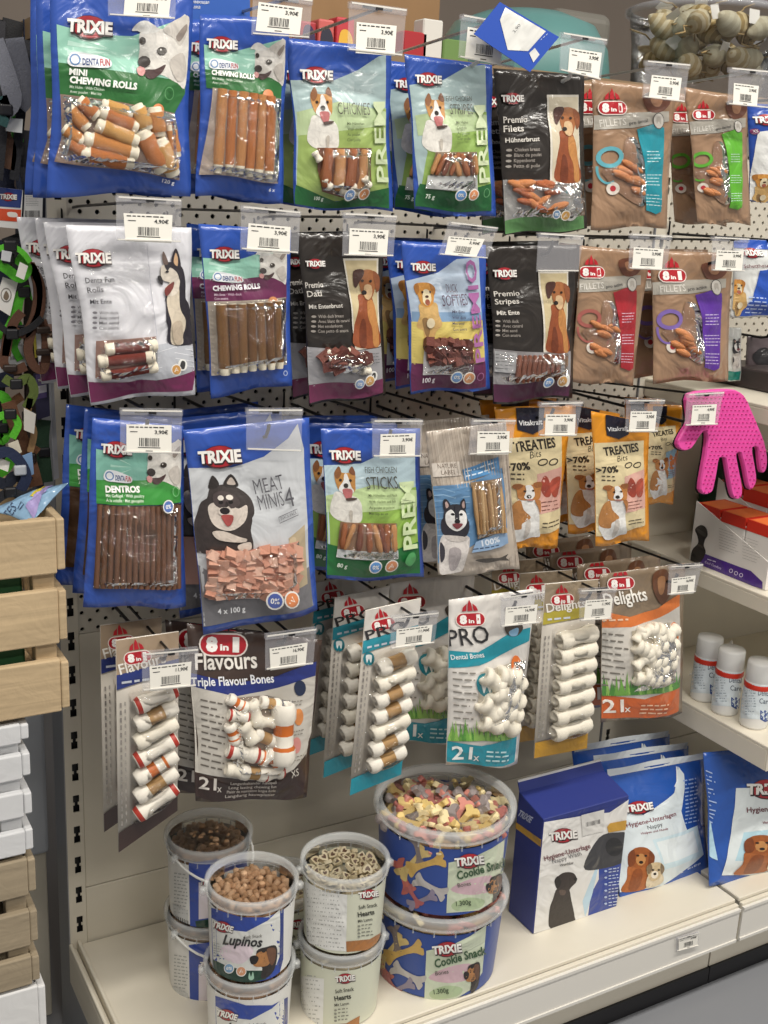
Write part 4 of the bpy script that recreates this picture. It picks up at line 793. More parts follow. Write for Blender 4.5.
a.text('NATURE', 456, 243, 512, 240, 13, '77695e', 0); a.text('LABEL', 466, 262, 510, 259, 13, '77695e', 0); a.dog('husky_front', 460, 332, 547, 572)
a.poly([(548, 282), (650, 268), (662, 432), (566, 452)], '8a6f50')
for i, x in enumerate(range(556, 652, 10)): piece(a, r, DRYF[i % 3], x+random.uniform(-6, 6), 288+random.uniform(-8, 20), x+10, 435, 7, .002)
film(a, [(548, 284), (650, 270), (660, 430), (567, 450)], .010); a.poly([(560, 460), (664, 425), (668, 470), (640, 482), (548, 492)], '88a4c4'); a.text('100%', 580, 474, 640, 464, 17, 'd4dde8', .03)
a.greek(550, 480, 660, 1, 8, 5, '3c4f6c', -.08, 14, 26); a.blob([(562, 516), (600, 512), (640, 516), (668, 506), (662, 518), (674, 528), (640, 526), (600, 528)], '4a443e'); a.build(r)
stack_behind(r, ['pale wood patterned dried fish bag tucked behind its twin'], .05)
# treaties
ORA = 'd98e20'
def treaties(label, K, q, tgt, duck=False, Y=YF):
    r, a = pack('treat_bag', label, K, q, ORA, .010, 'pillow', Y)
    X0, Y0, X1, Y1 = tgt; f = lambda x, y: (X0+(X1-X0)*x, Y0+(Y1-Y0)*y); k = X1-X0; F = lambda P: [f(*p) for p in P]
    a.poly(F([(.04, .22), (.96, .20), (.95, .86), (.5, .92), (.05, .95)]), 'd9c9a0'); a.poly(F([(.26, .0), (.70, .0), (.68, .15), (.50, .19), (.28, .16)]), '1f2030')
    a.text('Vitakraft', *f(.3, .13), *f(.67, .12), .075*k, 'eef0f2', .02); a.text('TREATIES', *f(.2, .315), *f(.86, .28), .14*k, '2b241c', .03); a.text('Bits', *f(.42, .36), *f(.62, .345), .1*k, '2b241c', -.005, .3)
    a.poly(F([(.52, .47), (.95, .42), (.95, .72), (.52, .76)]), '8fb0c4' if duck else 'd6a79a')
    for c in (.62, .80): x, y = f(c, .385+.0*(c)); a.ring(x, y, .085*k, .05*k, .018*k, '2b241c', -.3)
    if not duck: a.blob(F([(.56, .56), (.63, .48), (.72, .52), (.74, .62), (.64, .63)]), '9a4030'); a.blob(F([(.72, .55), (.80, .50), (.93, .50), (.88, .62), (.78, .63)]), 'a84a38')
    else: a.blob(F([(.58, .60), (.66, .50), (.80, .52), (.92, .48), (.88, .62), (.70, .65)]), 'c87848')
    a.text('>70%', *f(.06, .455), *f(.42, .435), .105*k, '2b241c', .03); a.greek(*f(.14, .47), f(.38, 0)[0], 2, .045*k*1.6, .03*k, '4a4034', -.03, .06*k, .1*k); a.greek(*f(.58, .67), f(.9, 0)[0], 3, .06*k, .018*k, '7c4a40', -.1, .08*k, .2*k); a.greek(*f(.6, .82), f(.94, 0)[0], 2, .06*k, .02*k, '3c3226', -.15, .08*k, .2*k)
    x0, y0 = f(.10, .52); x1, y1 = f(.60, .965); a.dog('sheepdog', x0, y0, x1, y1); a.build(r); return r
t1 = treaties('orange bag of meaty bits left of the other orange bags', K9, [(12, 74), (228, 70), (186, 462), (56, 468)], (30, 78, 212, 462), Y=YF+.014)
t2 = treaties('orange bag of meaty bits, frontmost in the middle of the orange bags', K9, [(280, 86), (440, 118), (440, 442), (292, 458)], (286, 98, 438, 452), Y=YF-.01)
t3 = treaties('orange bag of meaty bits with a blue panel, beside the pink glove', K9, [(436, 66), (534, 70), (506, 341), (430, 343)], (434, 74, 522, 338), True, YF+.05)
stack_behind(t1, ['orange meaty bits bag behind the leftmost orange bag'], .045, .012)
stack_behind(t2, ['orange meaty bits bag showing left of the middle one', 'orange meaty bits bag, rearmost behind the middle one'], .06, -.004)
stack_behind(t3, ['orange meaty bits bag behind the one with a blue panel'], .05)

# ------------------------------------------------------------------ fourth row
BROWN = '3a2a26'
def blister(label, K, q, tgt, head, foot, word, wordcol, strip, knot, n=7, cols=None, Y=YF, bones=None, sub=None):
    r, a = pack('treat_card', label, K, q, mat('d4cdc2', .4, .05, .04, 0, 16., 0, .2), .0, 'card', Y, 'treat card', part='backing_card')
    A, B, C, D = [np.array(p, float) for p in q]
    f = lambda u, v: tuple((1-u)*((1-v)*A+v*D)+u*((1-v)*B+v*C)); F = lambda P: [f(*p) for p in P]; k = np.linalg.norm(B-A)
    a.poly(F([(0, 0), (1, 0), (1, .22), (0, .20)]), head); a.poly(F([(0, .91), (1, .89), (1, 1), (0, 1)]), foot)
    a.poly(F([(0, .165), (1, .15), (1, .21), (0, .235)]), strip); c = f(.34, .10); rot = math.atan2(B[1]-A[1], B[0]-A[0]); a.logo8(c[0], c[1], .42*k, rot)
    a.text(word, *f(.06, .165), *f(.80, .155), .16*k, wordcol, .015); a.greek(*f(.08, .20), f(.6, 0)[0], 1, 5, .05*k, 'd5dce8', math.tan(rot), .1*k, .24*k)
    for v in np.arange(.3, .88, .035): a.line([f(.06, v), f(.06, v+.022)], .028*k, '8f8a84'); a.line([f(.13, v), f(.13, v+.018)], .02*k, 'a8a39c')
    if sub: sub(a, f, k)
    for i in range(n):
        v = .27+(.62)*(i+.5)/n; e0 = f(.26, v+.012); e1 = f(.93, v-.018); t = bones[i % len(bones)] if bones else knot
        piece(a, r, t, *e0, *e1, .5*.62*np.linalg.norm(D-A)/n*1.02, .008, tilt=random.uniform(.01, 3))
    # clear moulded shell, one dome over each bone
    uu, vv = np.meshgrid(np.linspace(.2, .98, 13), np.linspace(.255, .905, n*6+1)); u = uu.ravel(); v = vv.ravel()
    P = np.array([f(x, y) for x, y in zip(u, v)]); iu, iv = a.s.inv(a.px(P)); t = (v-.255)/.65*n; du = (u-.2)/.78
    off = .002+.021*np.clip(np.sin(np.pi*(t % 1)), 0, 1)**.5*np.clip(np.sin(np.pi*du), 0, 1)**.4
    vs = a.s.M(iu, iv, 0.)+a.s.n[None]*off[:, None]; fs = [(j*13+i, (j+1)*13+i, (j+1)*13+i+1, j*13+i+1) for j in range(n*6) for i in range(12)]
    obj('blister_shell', mesh('blister_shell', vs, fs, FILM, None, True), r); a.build(r); return r
def tooth(a, f, k): c = f(.13, .27); a.ell(c[0], c[1], .10*k, .12*k, '1b7f8e'); a.blob([(c[0]-.05*k, c[1]-.06*k), (c[0]+.05*k, c[1]-.06*k), (c[0]+.035*k, c[1]+.07*k), (c[0], c[1]), (c[0]-.035*k, c[1]+.07*k)], 'eef4f4')
r = blister('card of seven striped triple flavour bones in a clear blister, lower left', K10, [(76, 118), (262, 92), (258, 622), (84, 746)], None, 'a8937c', BROWN, 'Flavours', 'f0ece4', '27377c', KNOT_S, 7, bones=[KNOT_R, KNOT_S, KNOT_W, KNOT_R, KNOT_O, KNOT_S, KNOT_R])
stack_behind(r, ['card of triple flavour bones behind the front card, lower left'], .05, -.003)
r, a = pack('treat_bag', 'brown bag of rolled triple flavour bones marked 21x, lower left', K10, [(286, 70), (686, 118), (640, 578), (312, 588)], '453630', .018, 'gusset', YF, side=.02)
a.poly([(296, 238), (500, 255), (678, 205), (668, 400), (645, 480), (520, 530), (316, 515)], 'c9c4bb'); a.poly([(294, 222), (430, 250), (560, 230), (680, 190), (676, 232), (560, 262), (430, 285), (300, 262)], '26347e')
a.poly([(312, 520), (420, 545), (560, 530), (648, 460), (640, 574), (560, 606), (420, 606), (313, 584)], '33231f'); a.logo8(402, 140, 138, .02)
a.text('Flavours', 318, 213, 502, 206, 46, 'efeae2', .02); a.text('Triple Flavour Bones', 306, 262, 548, 246, 24, 'eef0f4', .02); a.text('21', 328, 560, 374, 560, 34, 'd9d2ca', .02); a.text('x', 376, 566, 389, 566, 22, 'd9d2ca', .01)
for i in range(4): a.text(['Langanhaltender Kauspaß', 'Long lasting chewing fun', 'Plaisir de mastication longue durée', 'Langdurig kauwplezier'][i], 412-i*4, 543+i*14, 545, 537+i*14, 9, 'cfc6bc', .008)
for i in range(11): a.greek(330, 298+i*19, 396, 1, 10, 6, '6d675f', .12, 12, 34, .4)
a.text('XS', 594, 522, 622, 514, 20, 'e2dcd2', .0, .2); a.ell(626, 265, 19, 22, '24304f'); a.ell(620, 347, 16, 24, 'd98a4a'); a.ell(612, 428, 16, 24, 'd89088')
for y in (300, 385, 460): a.greek(600, y, 640, 2, 10, 4, '8a847a', -.05, 6, 16)
a.poly([(402, 290), (520, 280), (590, 300), (590, 450), (550, 520), (410, 510)], '8d7f72')
for i, (x, y, L, t, q) in enumerate([(430, 300, 30, .5, 16), (478, 325, 34, 1.3, 20), (525, 300, 30, .2, 18), (430, 335, 30, .1, 18), (412, 385, 30, 1.2, 18), (455, 380, 30, .9, 22), (505, 395, 38, .4, 19), (440, 440, 46, .15, 24), (480, 448, 34, .3, 22), (425, 495, 34, .2, 20), (470, 500, 40, .1, 22), (530, 500, 32, -.2, 22), (530, 455, 32, .6, 20), (512, 350, 28, 0, 18)]):
    piece(a, r, (KNOT_O, KNOT_W, KNOT_S, KNOT_R)[i % 4], x-L*math.cos(t), y-L*math.sin(t), x+L*math.cos(t), y+L*math.sin(t), q, .004)
piece(a, r, KNOT_O, 562, 295, 552, 465, 34, .012)
film(a, [(402, 290), (520, 280), (600, 295), (598, 455), (550, 520), (410, 512)], .018); a.build(r)
stack_behind(r, ['brown triple flavour bag tucked behind the front one, lower left'], .05, -.012, -.014, ('knotted_bone', 'clear_window'))
TEAL = '1b8fa3'
r = blister('white PRO card of seven dental bones, frontmost of three cards', K11, [(164, 148), (328, 112), (268, 634), (116, 696)], None, 'd6d1ca', TEAL, 'PRO', '2c2b2d', '2a93a6', KNOT_S, 7, sub=tooth, bones=[KNOT_S, KNOT_W, KNOT_S])
stack_behind(r, ['white PRO card of dental bones, second of three', 'white PRO card of dental bones, rearmost of three'], .06, -.006)
def grass(a, x0, x1, y0, y1, n=34, slope=0.):
    for i in range(n): x = x0+(x1-x0)*i/n; yb = y1+slope*(x-x0); a.poly([(x-5, yb), (x+5, yb), (x+random.uniform(-9, 9), yb-(y1-y0)*random.uniform(.5, 1))], random.choice(('6fa548', '4d8a3a', '8fbf5c')), up=False)
r, a = pack('treat_bag', 'white PRO bag of dental bones marked 21x with teal foot, front one', K11, [(410, 118), (668, 84), (612, 602), (402, 602)], 'ddd9d4', .017, 'gusset', YF, side=.02)
a.poly([(413, 275), (500, 275), (600, 220), (664, 205), (660, 245), (590, 270), (500, 312), (412, 328)], '2293a6'); a.poly([(404, 540), (500, 548), (618, 505), (612, 600), (500, 612), (403, 600)], TEAL)
a.logo8(484, 182, 84, -.06); a.text('PRO', 420, 262, 538, 246, 48, '2c2b2d', .005); a.text('Dental Bones', 426, 301, 516, 287, 14, 'eef4f4', .01)
a.blob([(585, 200), (620, 185), (640, 205), (620, 228), (592, 225)], '4a4038'); a.blob([(596, 215), (624, 205), (620, 226), (600, 228)], '7fa8c8')
a.poly([(500, 330), (600, 300), (648, 300), (625, 420), (600, 470), (500, 505), (486, 430)], 'b8b0a2')
for i, (x, y, L, t, q) in enumerate([(530, 350, 30, .6, 22), (575, 340, 30, .2, 24), (610, 350, 26, 1, 20), (560, 390, 34, .3, 26), (600, 400, 28, .9, 22), (515, 430, 30, .8, 24), (555, 440, 34, .1, 26), (590, 445, 26, .5, 20), (520, 475, 30, .2, 22), (570, 480, 34, .4, 22), (540, 402, 28, 1.1, 22)]): piece(a, r, KNOT_W, x-L*math.cos(t), y-L*math.sin(t), x+L*math.cos(t), y+L*math.sin(t), q, .003)
film(a, [(500, 330), (600, 300), (648, 300), (625, 420), (600, 470), (500, 505), (486, 430)], .014)
for i in range(9): a.greek(428, 335+i*19, 492-i*2, 1, 10, 6, '8a867f', -.06, 12, 40, .3)
grass(a, 412, 622, 470, 540, 36, -.1); a.text('21', 426, 594, 476, 592, 40, 'eef4f4', .02); a.text('x', 480, 597, 496, 596, 24, 'eef4f4', .01); a.greek(514, 560, 600, 3, 14, 7, 'bfe0e4', -.05, 14, 34)
a.ell(513, 365, 26, 34, '1b7f8e'); a.blob([(500, 345), (526, 345), (522, 388), (513, 368), (504, 388)], 'f0f5f5'); a.ell(610, 313, 18, 30, 'd8702c'); a.blob([(602, 305), (610, 325), (620, 295), (614, 330), (604, 328)], 'f4e8dc'); a.build(r)
stack_behind(r, ['white PRO bag of dental bones tucked behind the front bag'], .10, -.030, 0, ('clear_window',))
r = blister('card of seven white bones with mustard trim, lettered Delights, fourth row', K12, [(104, 160), (262, 146), (228, 650), (70, 680)], None, '9a8a74', 'b88a28', 'Delights', 'f0ece4', 'b5a63c', KNOT_W, 7)
stack_behind(r, ['card of white Delights bones, second of its row', 'card of white Delights bones, rearmost of its row'], .055, -.004)
r, a = pack('treat_bag', 'brown and orange bag of white rolled bones marked 21x, frontmost of its row', K12, [(268, 132), (522, 98), (512, 544), (270, 570)], '83725e', .018, 'gusset', YF, side=.02)
a.poly([(266, 265), (360, 270), (460, 240), (520, 225), (514, 470), (400, 500), (272, 500)], 'cdc8c0'); a.poly([(264, 245), (360, 262), (450, 235), (520, 195), (519, 232), (450, 262), (360, 290), (266, 300)], 'd5763a'); a.poly([(271, 495), (390, 500), (514, 455), (511, 542), (400, 562), (272, 566)], 'c9612c')
a.logo8(343, 165, 78, -.08); a.text('Delights', 292, 232, 420, 212, 36, 'f0ece4', .02); a.greek(275, 274, 372, 1, 8, 7, 'efc8a8', -.1, 14, 30); a.blob([(440, 135), (480, 125), (490, 190), (462, 225), (440, 190)], '6a4632'); a.blob([(452, 150), (474, 145), (470, 190), (456, 195)], 'a87a55')
a.poly([(360, 300), (480, 275), (500, 330), (494, 450), (360, 480)], 'b0a694')
for i in range(19): 
    x, y = 378+(i % 5)*24+random.uniform(-6, 6), 305+(i//5)*42+random.uniform(-6, 6); t = random.uniform(-1.2, 1.2); piece(a, r, KNOT_W, x-24*math.cos(t), y-24*math.sin(t), x+24*math.cos(t), y+24*math.sin(t), 18, .003)
film(a, [(360, 300), (480, 275), (500, 330), (494, 450), (360, 480)], .013); grass(a, 275, 512, 425, 500, 40, -.13)
for i in range(9): a.greek(282, 312+i*19, 352, 1, 10, 6, '77726a', .0, 14, 40, .3)
a.text('21', 288, 548, 338, 543, 38, 'f4ece2', .02); a.text('x', 340, 545, 356, 543, 22, 'f4ece2', .01); a.greek(380, 518, 480, 3, 13, 6, 'eec8a8', -.08, 14, 34); a.ring(493, 309, 17, 34, 7, 'd5763a'); a.build(r)
stack_behind(r, ['brown and orange Delights bag, second of its row', 'brown and orange Delights bag, third of its row', 'brown and orange Delights bag, rearmost of its row'], .055, -.004, 0, ('knotted_bone', 'clear_window'))

# ------------------------------------------------------------------ price tags and the hooks that carry them
TAGS = [
 ('mini chewing rolls, top row', [(107, -26), (176, -22), (175, 20), (108, 16)], [(125, -10), (171, -8), (168, 19), (123, 16)], '4,90'),
 ('green-banded chewing rolls, top row', [(253, -8), (312, 0), (309, 39), (251, 35)], [(258, 2), (302, 8), (299, 35), (255, 31)], '3,90'),
 ('chicken wrapped bones, top row', [(349, 1), (406, 9), (402, 57), (347, 51)], [(356, 22), (396, 26), (394, 56), (355, 53)], '3,90'),
 ('fish and chicken stripes, top row', [(461, 14), (520, 25), (513, 69), (458, 58)], [(467, 27), (503, 33), (500, 64), (464, 59)], '3,90'),
 ('chicken filets, top row', [(561, 32), (606, 39), (600, 81), (559, 71)], [(569, 48), (601, 53), (598, 78), (567, 73)], '3,90'),
 ('teal-panel fillets, top row', [(645, 60), (689, 64), (684, 103), (642, 98)], [(651, 75), (681, 78), (678, 101), (648, 97)], '3,90'),
 ('green-panel fillets, top row', [(729, 67), (772, 71), (768, 109), (727, 105)], [(733, 83), (758, 86), (756, 107), (732, 104)], '3,90'),
 ('white duck rolls, second row', [(116, 195), (181, 199), (181, 243), (116, 241)], [(123, 213), (172, 215), (171, 243), (125, 241)], '4,90'),
 ('purple-banded chewing rolls, second row', [(241, 205), (300, 211), (298, 254), (240, 250)], [(248, 223), (290, 227), (289, 254), (246, 251)], '3,90'),
 ('duck bites, second row', [(343, 212), (396, 215), (393, 257), (342, 256)], [(349, 228), (388, 230), (386, 257), (348, 255)], '3,90'),
 ('duck softies, second row, hanging askew', [(449, 221), (497, 227), (487, 259), (438, 255)], [(448, 236), (484, 239), (475, 258), (444, 254)], '3,90'),
 ('duck stripes, second row, with an empty pocket', [(538, 232), (583, 235), (578, 272), (536, 272)], None, ''),
 ('red-panel fillets, second row', [(630, 233), (671, 235), (666, 271), (628, 269)], [(633, 247), (663, 249), (661, 270), (631, 269)], '3,90'),
 ('purple-panel fillets, second row', [(712, 236), (748, 238), (744, 272), (711, 271)], [(716, 250), (743, 251), (741, 271), (714, 270)], '3,90'),
 ('dental sticks, third row', [(120, 408), (182, 409), (181, 454), (120, 453)], [(126, 424), (171, 425), (171, 453), (126, 452)], '3,90'),
 ('meat cubes, third row, with an empty pocket', [(246, 408), (302, 408), (301, 452), (246, 450)], None, ''),
 ('fish and chicken sticks, third row', [(372, 419), (422, 419), (421, 457), (372, 457)], [(380, 434), (415, 433), (414, 457), (379, 458)], '3,90'),
 ('dried fish, third row', [(471, 419), (515, 419), (511, 453), (468, 455)], [(477, 431), (509, 431), (508, 454), (476, 455)], '3,90'),
 ('leftmost orange bag, third row', [(539, 402), (582, 401), (576, 436), (538, 436)], [(545, 414), (575, 414), (574, 436), (544, 436)], '3,90'),
 ('middle orange bag, third row', [(626, 399), (664, 399), (657, 432), (625, 432)], [(630, 411), (656, 411), (654, 432), (628, 432)], '3,90'),
 ('pink glove', [(687, 393), (723, 391), (717, 425), (684, 426)], [(692, 405), (716, 404), (714, 424), (690, 424)], '4,90'),
 ('triple flavour card, lower left', [(142, 652), (198, 647), (196, 686), (142, 691)], [(149, 666), (191, 661), (190, 686), (150, 691)], '11,90'),
 ('triple flavour bag, lower left', [(265, 634), (316, 627), (313, 664), (265, 670)], [(269, 648), (307, 642), (305, 665), (270, 670)], '16,90'),
 ('PRO dental card', [(391, 616), (438, 611), (434, 643), (390, 649)], [(396, 629), (432, 624), (430, 643), (395, 648)], '11,90'),
 ('PRO dental bag', [(501, 596), (544, 590), (539, 623), (500, 627)], [(505, 607), (537, 604), (535, 623), (504, 626)], '16,90'),
 ('Delights card, fourth row', [(579, 589), (616, 587), (611, 619), (579, 621)], [(585, 600), (612, 598), (610, 617), (583, 620)], '11,90'),
 ('Delights bag, fourth row', [(669, 565), (702, 563), (695, 592), (667, 595)], [(671, 578), (695, 575), (693, 593), (670, 595)], '16,90')]
# height of the prong under each tag: where the top of the bag hangs (pixel y at the tag's own x)
HANG = [-2, 28, 52, 68, 84, 98, 106, 236, 238, 245, 250, 255, 262, 264, 432, 436, 440, 440, 418, 424, 420, 656, 640, 622, 606, 596, 578]
for (nm, q, cd_, pr), hy in zip(TAGS, HANG):
    pricetag('clear price pocket in front of the '+nm if cd_ is None else 'barcoded price tag in front of the '+nm, q, cd_, pr)
    p = (at(*q[0], 1, -.297)+at(*q[1], 1, -.297))/2; cx = (q[0][0]+q[1][0])/2
    hz = at(cx, hy, 1, -.262)[2]
    hook('wire display hook holding the '+nm, p[0], hz, -.283, p[2]-.004, chrome=nm.endswith('top row'))
pricetag('barcoded price label stuck on the front rail of the base shelf', [(676, 937), (698, 931), (698, 945), (676, 951)], [(678, 938), (697, 933), (697, 945), (678, 950)], '3,90', Y=-.3662, group=None)

# ------------------------------------------------------------------ tubs on the base shelf
def ring_strip(s_, v0, v1, mt, a0=0, a1=2*math.pi, n=48, off=.0006, nv=3):
    m = MB(); U = np.linspace(a0, a1, n+1); vs = []; fs = []
    for j in range(nv+1):
        vv = v0+(v1-v0)*j/nv; vs += list(s_.M(U, np.full(n+1, vv), off))
    for j in range(nv):
        for i in range(n): fs.append((j*(n+1)+i, j*(n+1)+i+1, (j+1)*(n+1)+i+1, (j+1)*(n+1)+i))
    m.add(vs, fs, mt); return m
def tub(label, x, y, z, r, h, sleeve, name='treat_tub', group=None, handle=True, q0=-2.45):
    """clear tapered tub with printed sleeve, milky rim, clear lid, bail handle"""
    s_ = Tub(x, y, z, r*.875, r*.945, h*.90); t = thing(name, label, 'treat tub', (x, y, z), group)
    m = MB(); m.lathe([(.0, .001), (r*.86, .001), (r*.875, .004), (r*.945, h*.9)], PET, 40); m.build('tub_wall', t, True)
    m = ring_strip(s_, .10, .985, sleeve); m.build('printed_sleeve', t, True)
    m = MB(); m.lathe([(r*.945, h*.86), (r*.985, h*.855), (r*.985, h*.865), (r*.962, h*.87), (r*.962, h*.885), (r*1.0, h*.89), (r*1.02, h*.90), (r*1.02, h*.985), (r*.99, h), (r*.93, h), (r*.90, h*.985), (r*.895, h*.93)], RIM, 48); m.build('rim', t, True)
    m = MB(); m.lathe([(r*.895, h*.93), (r*.6, h*.925), (.0005, h*.925)], ACRYL, 40)
    l = m.build('lid', t, True)
    m = MB()
    for k in range(20): q = 2*math.pi*k/20; m.box((r*.955*math.cos(q)-.0008, r*.955*math.sin(q)-.0008, h*.79), (r*.955*math.cos(q)+.0008, r*.955*math.sin(q)+.0008, h*.862), RIM)
    tag(m.build('rim_ribs', t), None, kind='stuff')
    if handle:
        pts = []
        for k in range(17): q = q0+(math.pi)*k/16; pts.append((r*1.035*math.cos(q), r*1.035*math.sin(q), h*.86-h*.30*math.sin(math.pi*k/16)))
        m = MB(); m.tube(pts, .0018, mat('e2e2de', .4), 6); m.box((pts[0][0]-.004, pts[0][1]-.004, h*.82), (pts[0][0]+.004, pts[0][1]+.004, h*.90), RIM); m.box((pts[-1][0]-.004, pts[-1][1]-.004, h*.82), (pts[-1][0]+.004, pts[-1][1]+.004, h*.90), RIM); m.build('bail_handle', t, True)
    return t, s_
def fill_pieces(t, r, z0, z1, meshes, n, size, seed, floor_mat, flatp=False):
    """a level bed and a heap of pieces on top of it"""
    R_ = random.Random(seed); m = MB(); m.lathe([(r, z0-.004), (r*.7, z0), (.0005, z0+.002)], floor_mat, 24); m.build('treat_bed', t, True)
    for i in range(n):
        q = i*2.39996; rr = r*.93*math.sqrt((i+.5)/n); h = z0+(z1-z0)*(1-(rr/r)**2)*R_.uniform(.3, 1)
        o = obj(meshes[i % len(meshes)].name.split('.')[0], meshes[(i*7+R_.randrange(3)) % len(meshes)], t, (rr*math.cos(q)+R_.uniform(-.002, .002), rr*math.sin(q)+R_.uniform(-.002, .002), h))
        o.rotation_euler = (R_.uniform(-.7, .7), R_.uniform(-.7, .7), R_.uniform(0, 6.3)) if flatp else (R_.uniform(0, 6), R_.uniform(0, 6), R_.uniform(0, 6)); sc = size*R_.uniform(.85, 1.15); o.scale = (sc, sc, sc)
KIB = [_prof('kibble', [(-.7, .3), (-.55, .46), (0, .42), (.55, .46), (.7, .3)], (), mat(h, .6, .3, .2, 0, 90.), mat(h, .6, .3, .2, 0, 90.), 7, .12) for h in ('be9672', 'ab8460', 'caa582')]
def bone_cookie(h):
    P = smooth([(-.5, .28), (-.38, .32), (-.26, .14), (0, .12), (.26, .14), (.38, .32), (.5, .28), (.56, .12), (.48, 0), (.56, -.12), (.5, -.28), (.38, -.32), (.26, -.14), (0, -.12), (-.26, -.14), (-.38, -.32), (-.5, -.28), (-.56, -.12), (-.48, 0), (-.56, .12)], 2)
    n = len(P); m = MB(); m.add([(p[0]*.94, p[1]*.92, .11) for p in P]+[(p[0], p[1], .06) for p in P]+[(p[0], p[1], -.09) for p in P],
      [t for t in tess(P)]+[(n+i, n+(i+1) % n, (i+1) % n, i) for i in range(n)]+[(2*n+i, 2*n+(i+1) % n, n+(i+1) % n, n+i) for i in range(n)]+[tuple(2*n+q for q in t[::-1]) for t in tess(P)], mat(h, .65, .15, .12, 0, 60.)); return m.mesh('bone_cookie')
COOK = [bone_cookie(h) for h in ('dcc07c', 'e6d6a6', 'c47a72', '968c8a', 'e4d2a4', 'd08a7c')]
def heart_mesh(h):
    P = smooth([(0, -.5), (.42, -.05), (.48, .25), (.26, .42), (0, .22), (-.26, .42), (-.48, .25), (-.42, -.05)], 2); n = len(P); m = MB(); c = flat('5a4030')
    m.add([(p[0], p[1], .2) for p in P]+[(p[0], p[1], -.2) for p in P], tess(P)+[(n+i, n+(i+1) % n, (i+1) % n, i) for i in range(n)], mat(h, .6, .2, .1, 0, 80.)); m.add([(p[0]*.5, p[1]*.5, .215) for p in P], tess(P), c); return m.mesh('heart_snack')
HRT = [heart_mesh('d9cdb0'), heart_mesh('cbbd9c')]
ZTOP = DECK
def lupinos(label, x, y, z, K, art=0, seed=1):
    t, s_ = tub(label, x, y, z, .060, .119, mat('e3e2de', .4, .05, .02), q0=-2.75 if y > -.2 else -.35, group='clear tubs of soft round snacks')
    fill_pieces(t, .052, .096, .108, KIB, 80 if seed else 26, .0100, seed+5, mat('9a7450', .7, .3, .2))
    return t, s_
def lup_art(t, s_, dx, dy):
    """printed front, laid out in the 711x1024 zoom of the front tub; dx, dy move it to another tub"""
    a = Art(s_, (200+dx, 880+dy, 7.11), step=.00006, base=.0009)
    a.poly([(84, 195), (300, 262), (480, 262), (592, 205), (588, 560), (565, 650), (480, 725), (330, 738), (180, 710), (95, 640)], '2c479e')
    a.poly([(88, 268), (240, 355), (330, 365), (480, 285), (565, 205), (570, 520), (540, 600), (460, 650), (300, 640), (150, 600), (100, 560)], 'dfe0dc')
    a.blob([(150, 480), (300, 440), (380, 500), (300, 590), (180, 560)], 'e3d3dc'); a.poly([(95, 560), (200, 610), (340, 640), (440, 640), (470, 700), (330, 735), (180, 706), (100, 640)], '173c2e')
    a.poly([(570, 215), (590, 204), (586, 560), (560, 640), (560, 560)], '26397f'); a.dog('dachs', 352, 462, 545, 690); a.logo(168, 328, 150, .28)
    a.text('Soft Snack', 315, 412, 440, 400, 22, '6a655c', .0, .2); a.text('Lupinos', 166, 450, 440, 470, 66, '2a2a2c', .03, .25); a.greek(105, 440, 165, 6, 18, 7, 'a9aca8', .2, 14, 30)
    a.badge(212, 622, 36, '7fa8cc'); a.badge(296, 642, 36, 'd99a72', 1); a.blob([(345, 690), (352, 650), (362, 680), (375, 645), (383, 690), (362, 705)], '9fc6b0'); a.build(t)
lb1 = lupinos('clear tub of brown soft snacks, bottom of the front blue stack', .1555, -.2795, DECK, K13, seed=0); lt1 = lupinos('clear tub of brown soft snacks on top of the front blue stack', .157, -.279, DECK+.1195, K13, seed=2)
lb2 = lupinos('clear tub of brown soft snacks, bottom of the blue stack at the back', .1469, -.148, DECK, K13, seed=0); lt2 = lupinos('clear tub of brown soft snacks on top of the blue stack at the back', .1469, -.150, DECK+.1195, K13, seed=3)
lup_art(*lt1, 0, 0); lup_art(*lb1, 4, 88)
for (t, s_), y0 in ((lt2, 0), (lb2, 82)):
    a = Art(s_, (130, 780+y0, 2.844), step=.00006, base=.0009); a.poly([(168, 235), (240, 225), (330, 200), (330, 400), (230, 425), (172, 418)], '2c479e'); a.poly([(186, 400), (330, 380), (330, 410), (230, 425), (190, 422)], '173c2e'); a.poly([(196, 290), (300, 290), (300, 380), (196, 395)], 'dfd6dc')
    a.logo(225, 292, 52, .1); a.greek(128, 262, 166, 12, 10, 4, 'a8aaa8', .15, 5, 14, .1); a.poly([(124, 350), (166, 372), (166, 402), (126, 380)], 'c9cac8')
    for i in range(9): a.line([(126+i*5, 382+i*2), (126+i*5, 404+i*2)], 2, '2a2a2c')
    a.build(t)
def hearts(label, x, y, z, seed=1, n=46):
    t, s_ = tub(label, x, y, z, .060, .1168, mat('d5d7c3', .4, .05, .02), group='clear tubs of heart shaped snacks', handle=True, q0=-.3)
    fill_pieces(t, .052, .094, .105, HRT, n, .013, seed, mat('a89a7c', .7, .3, .2), True); return t, s_
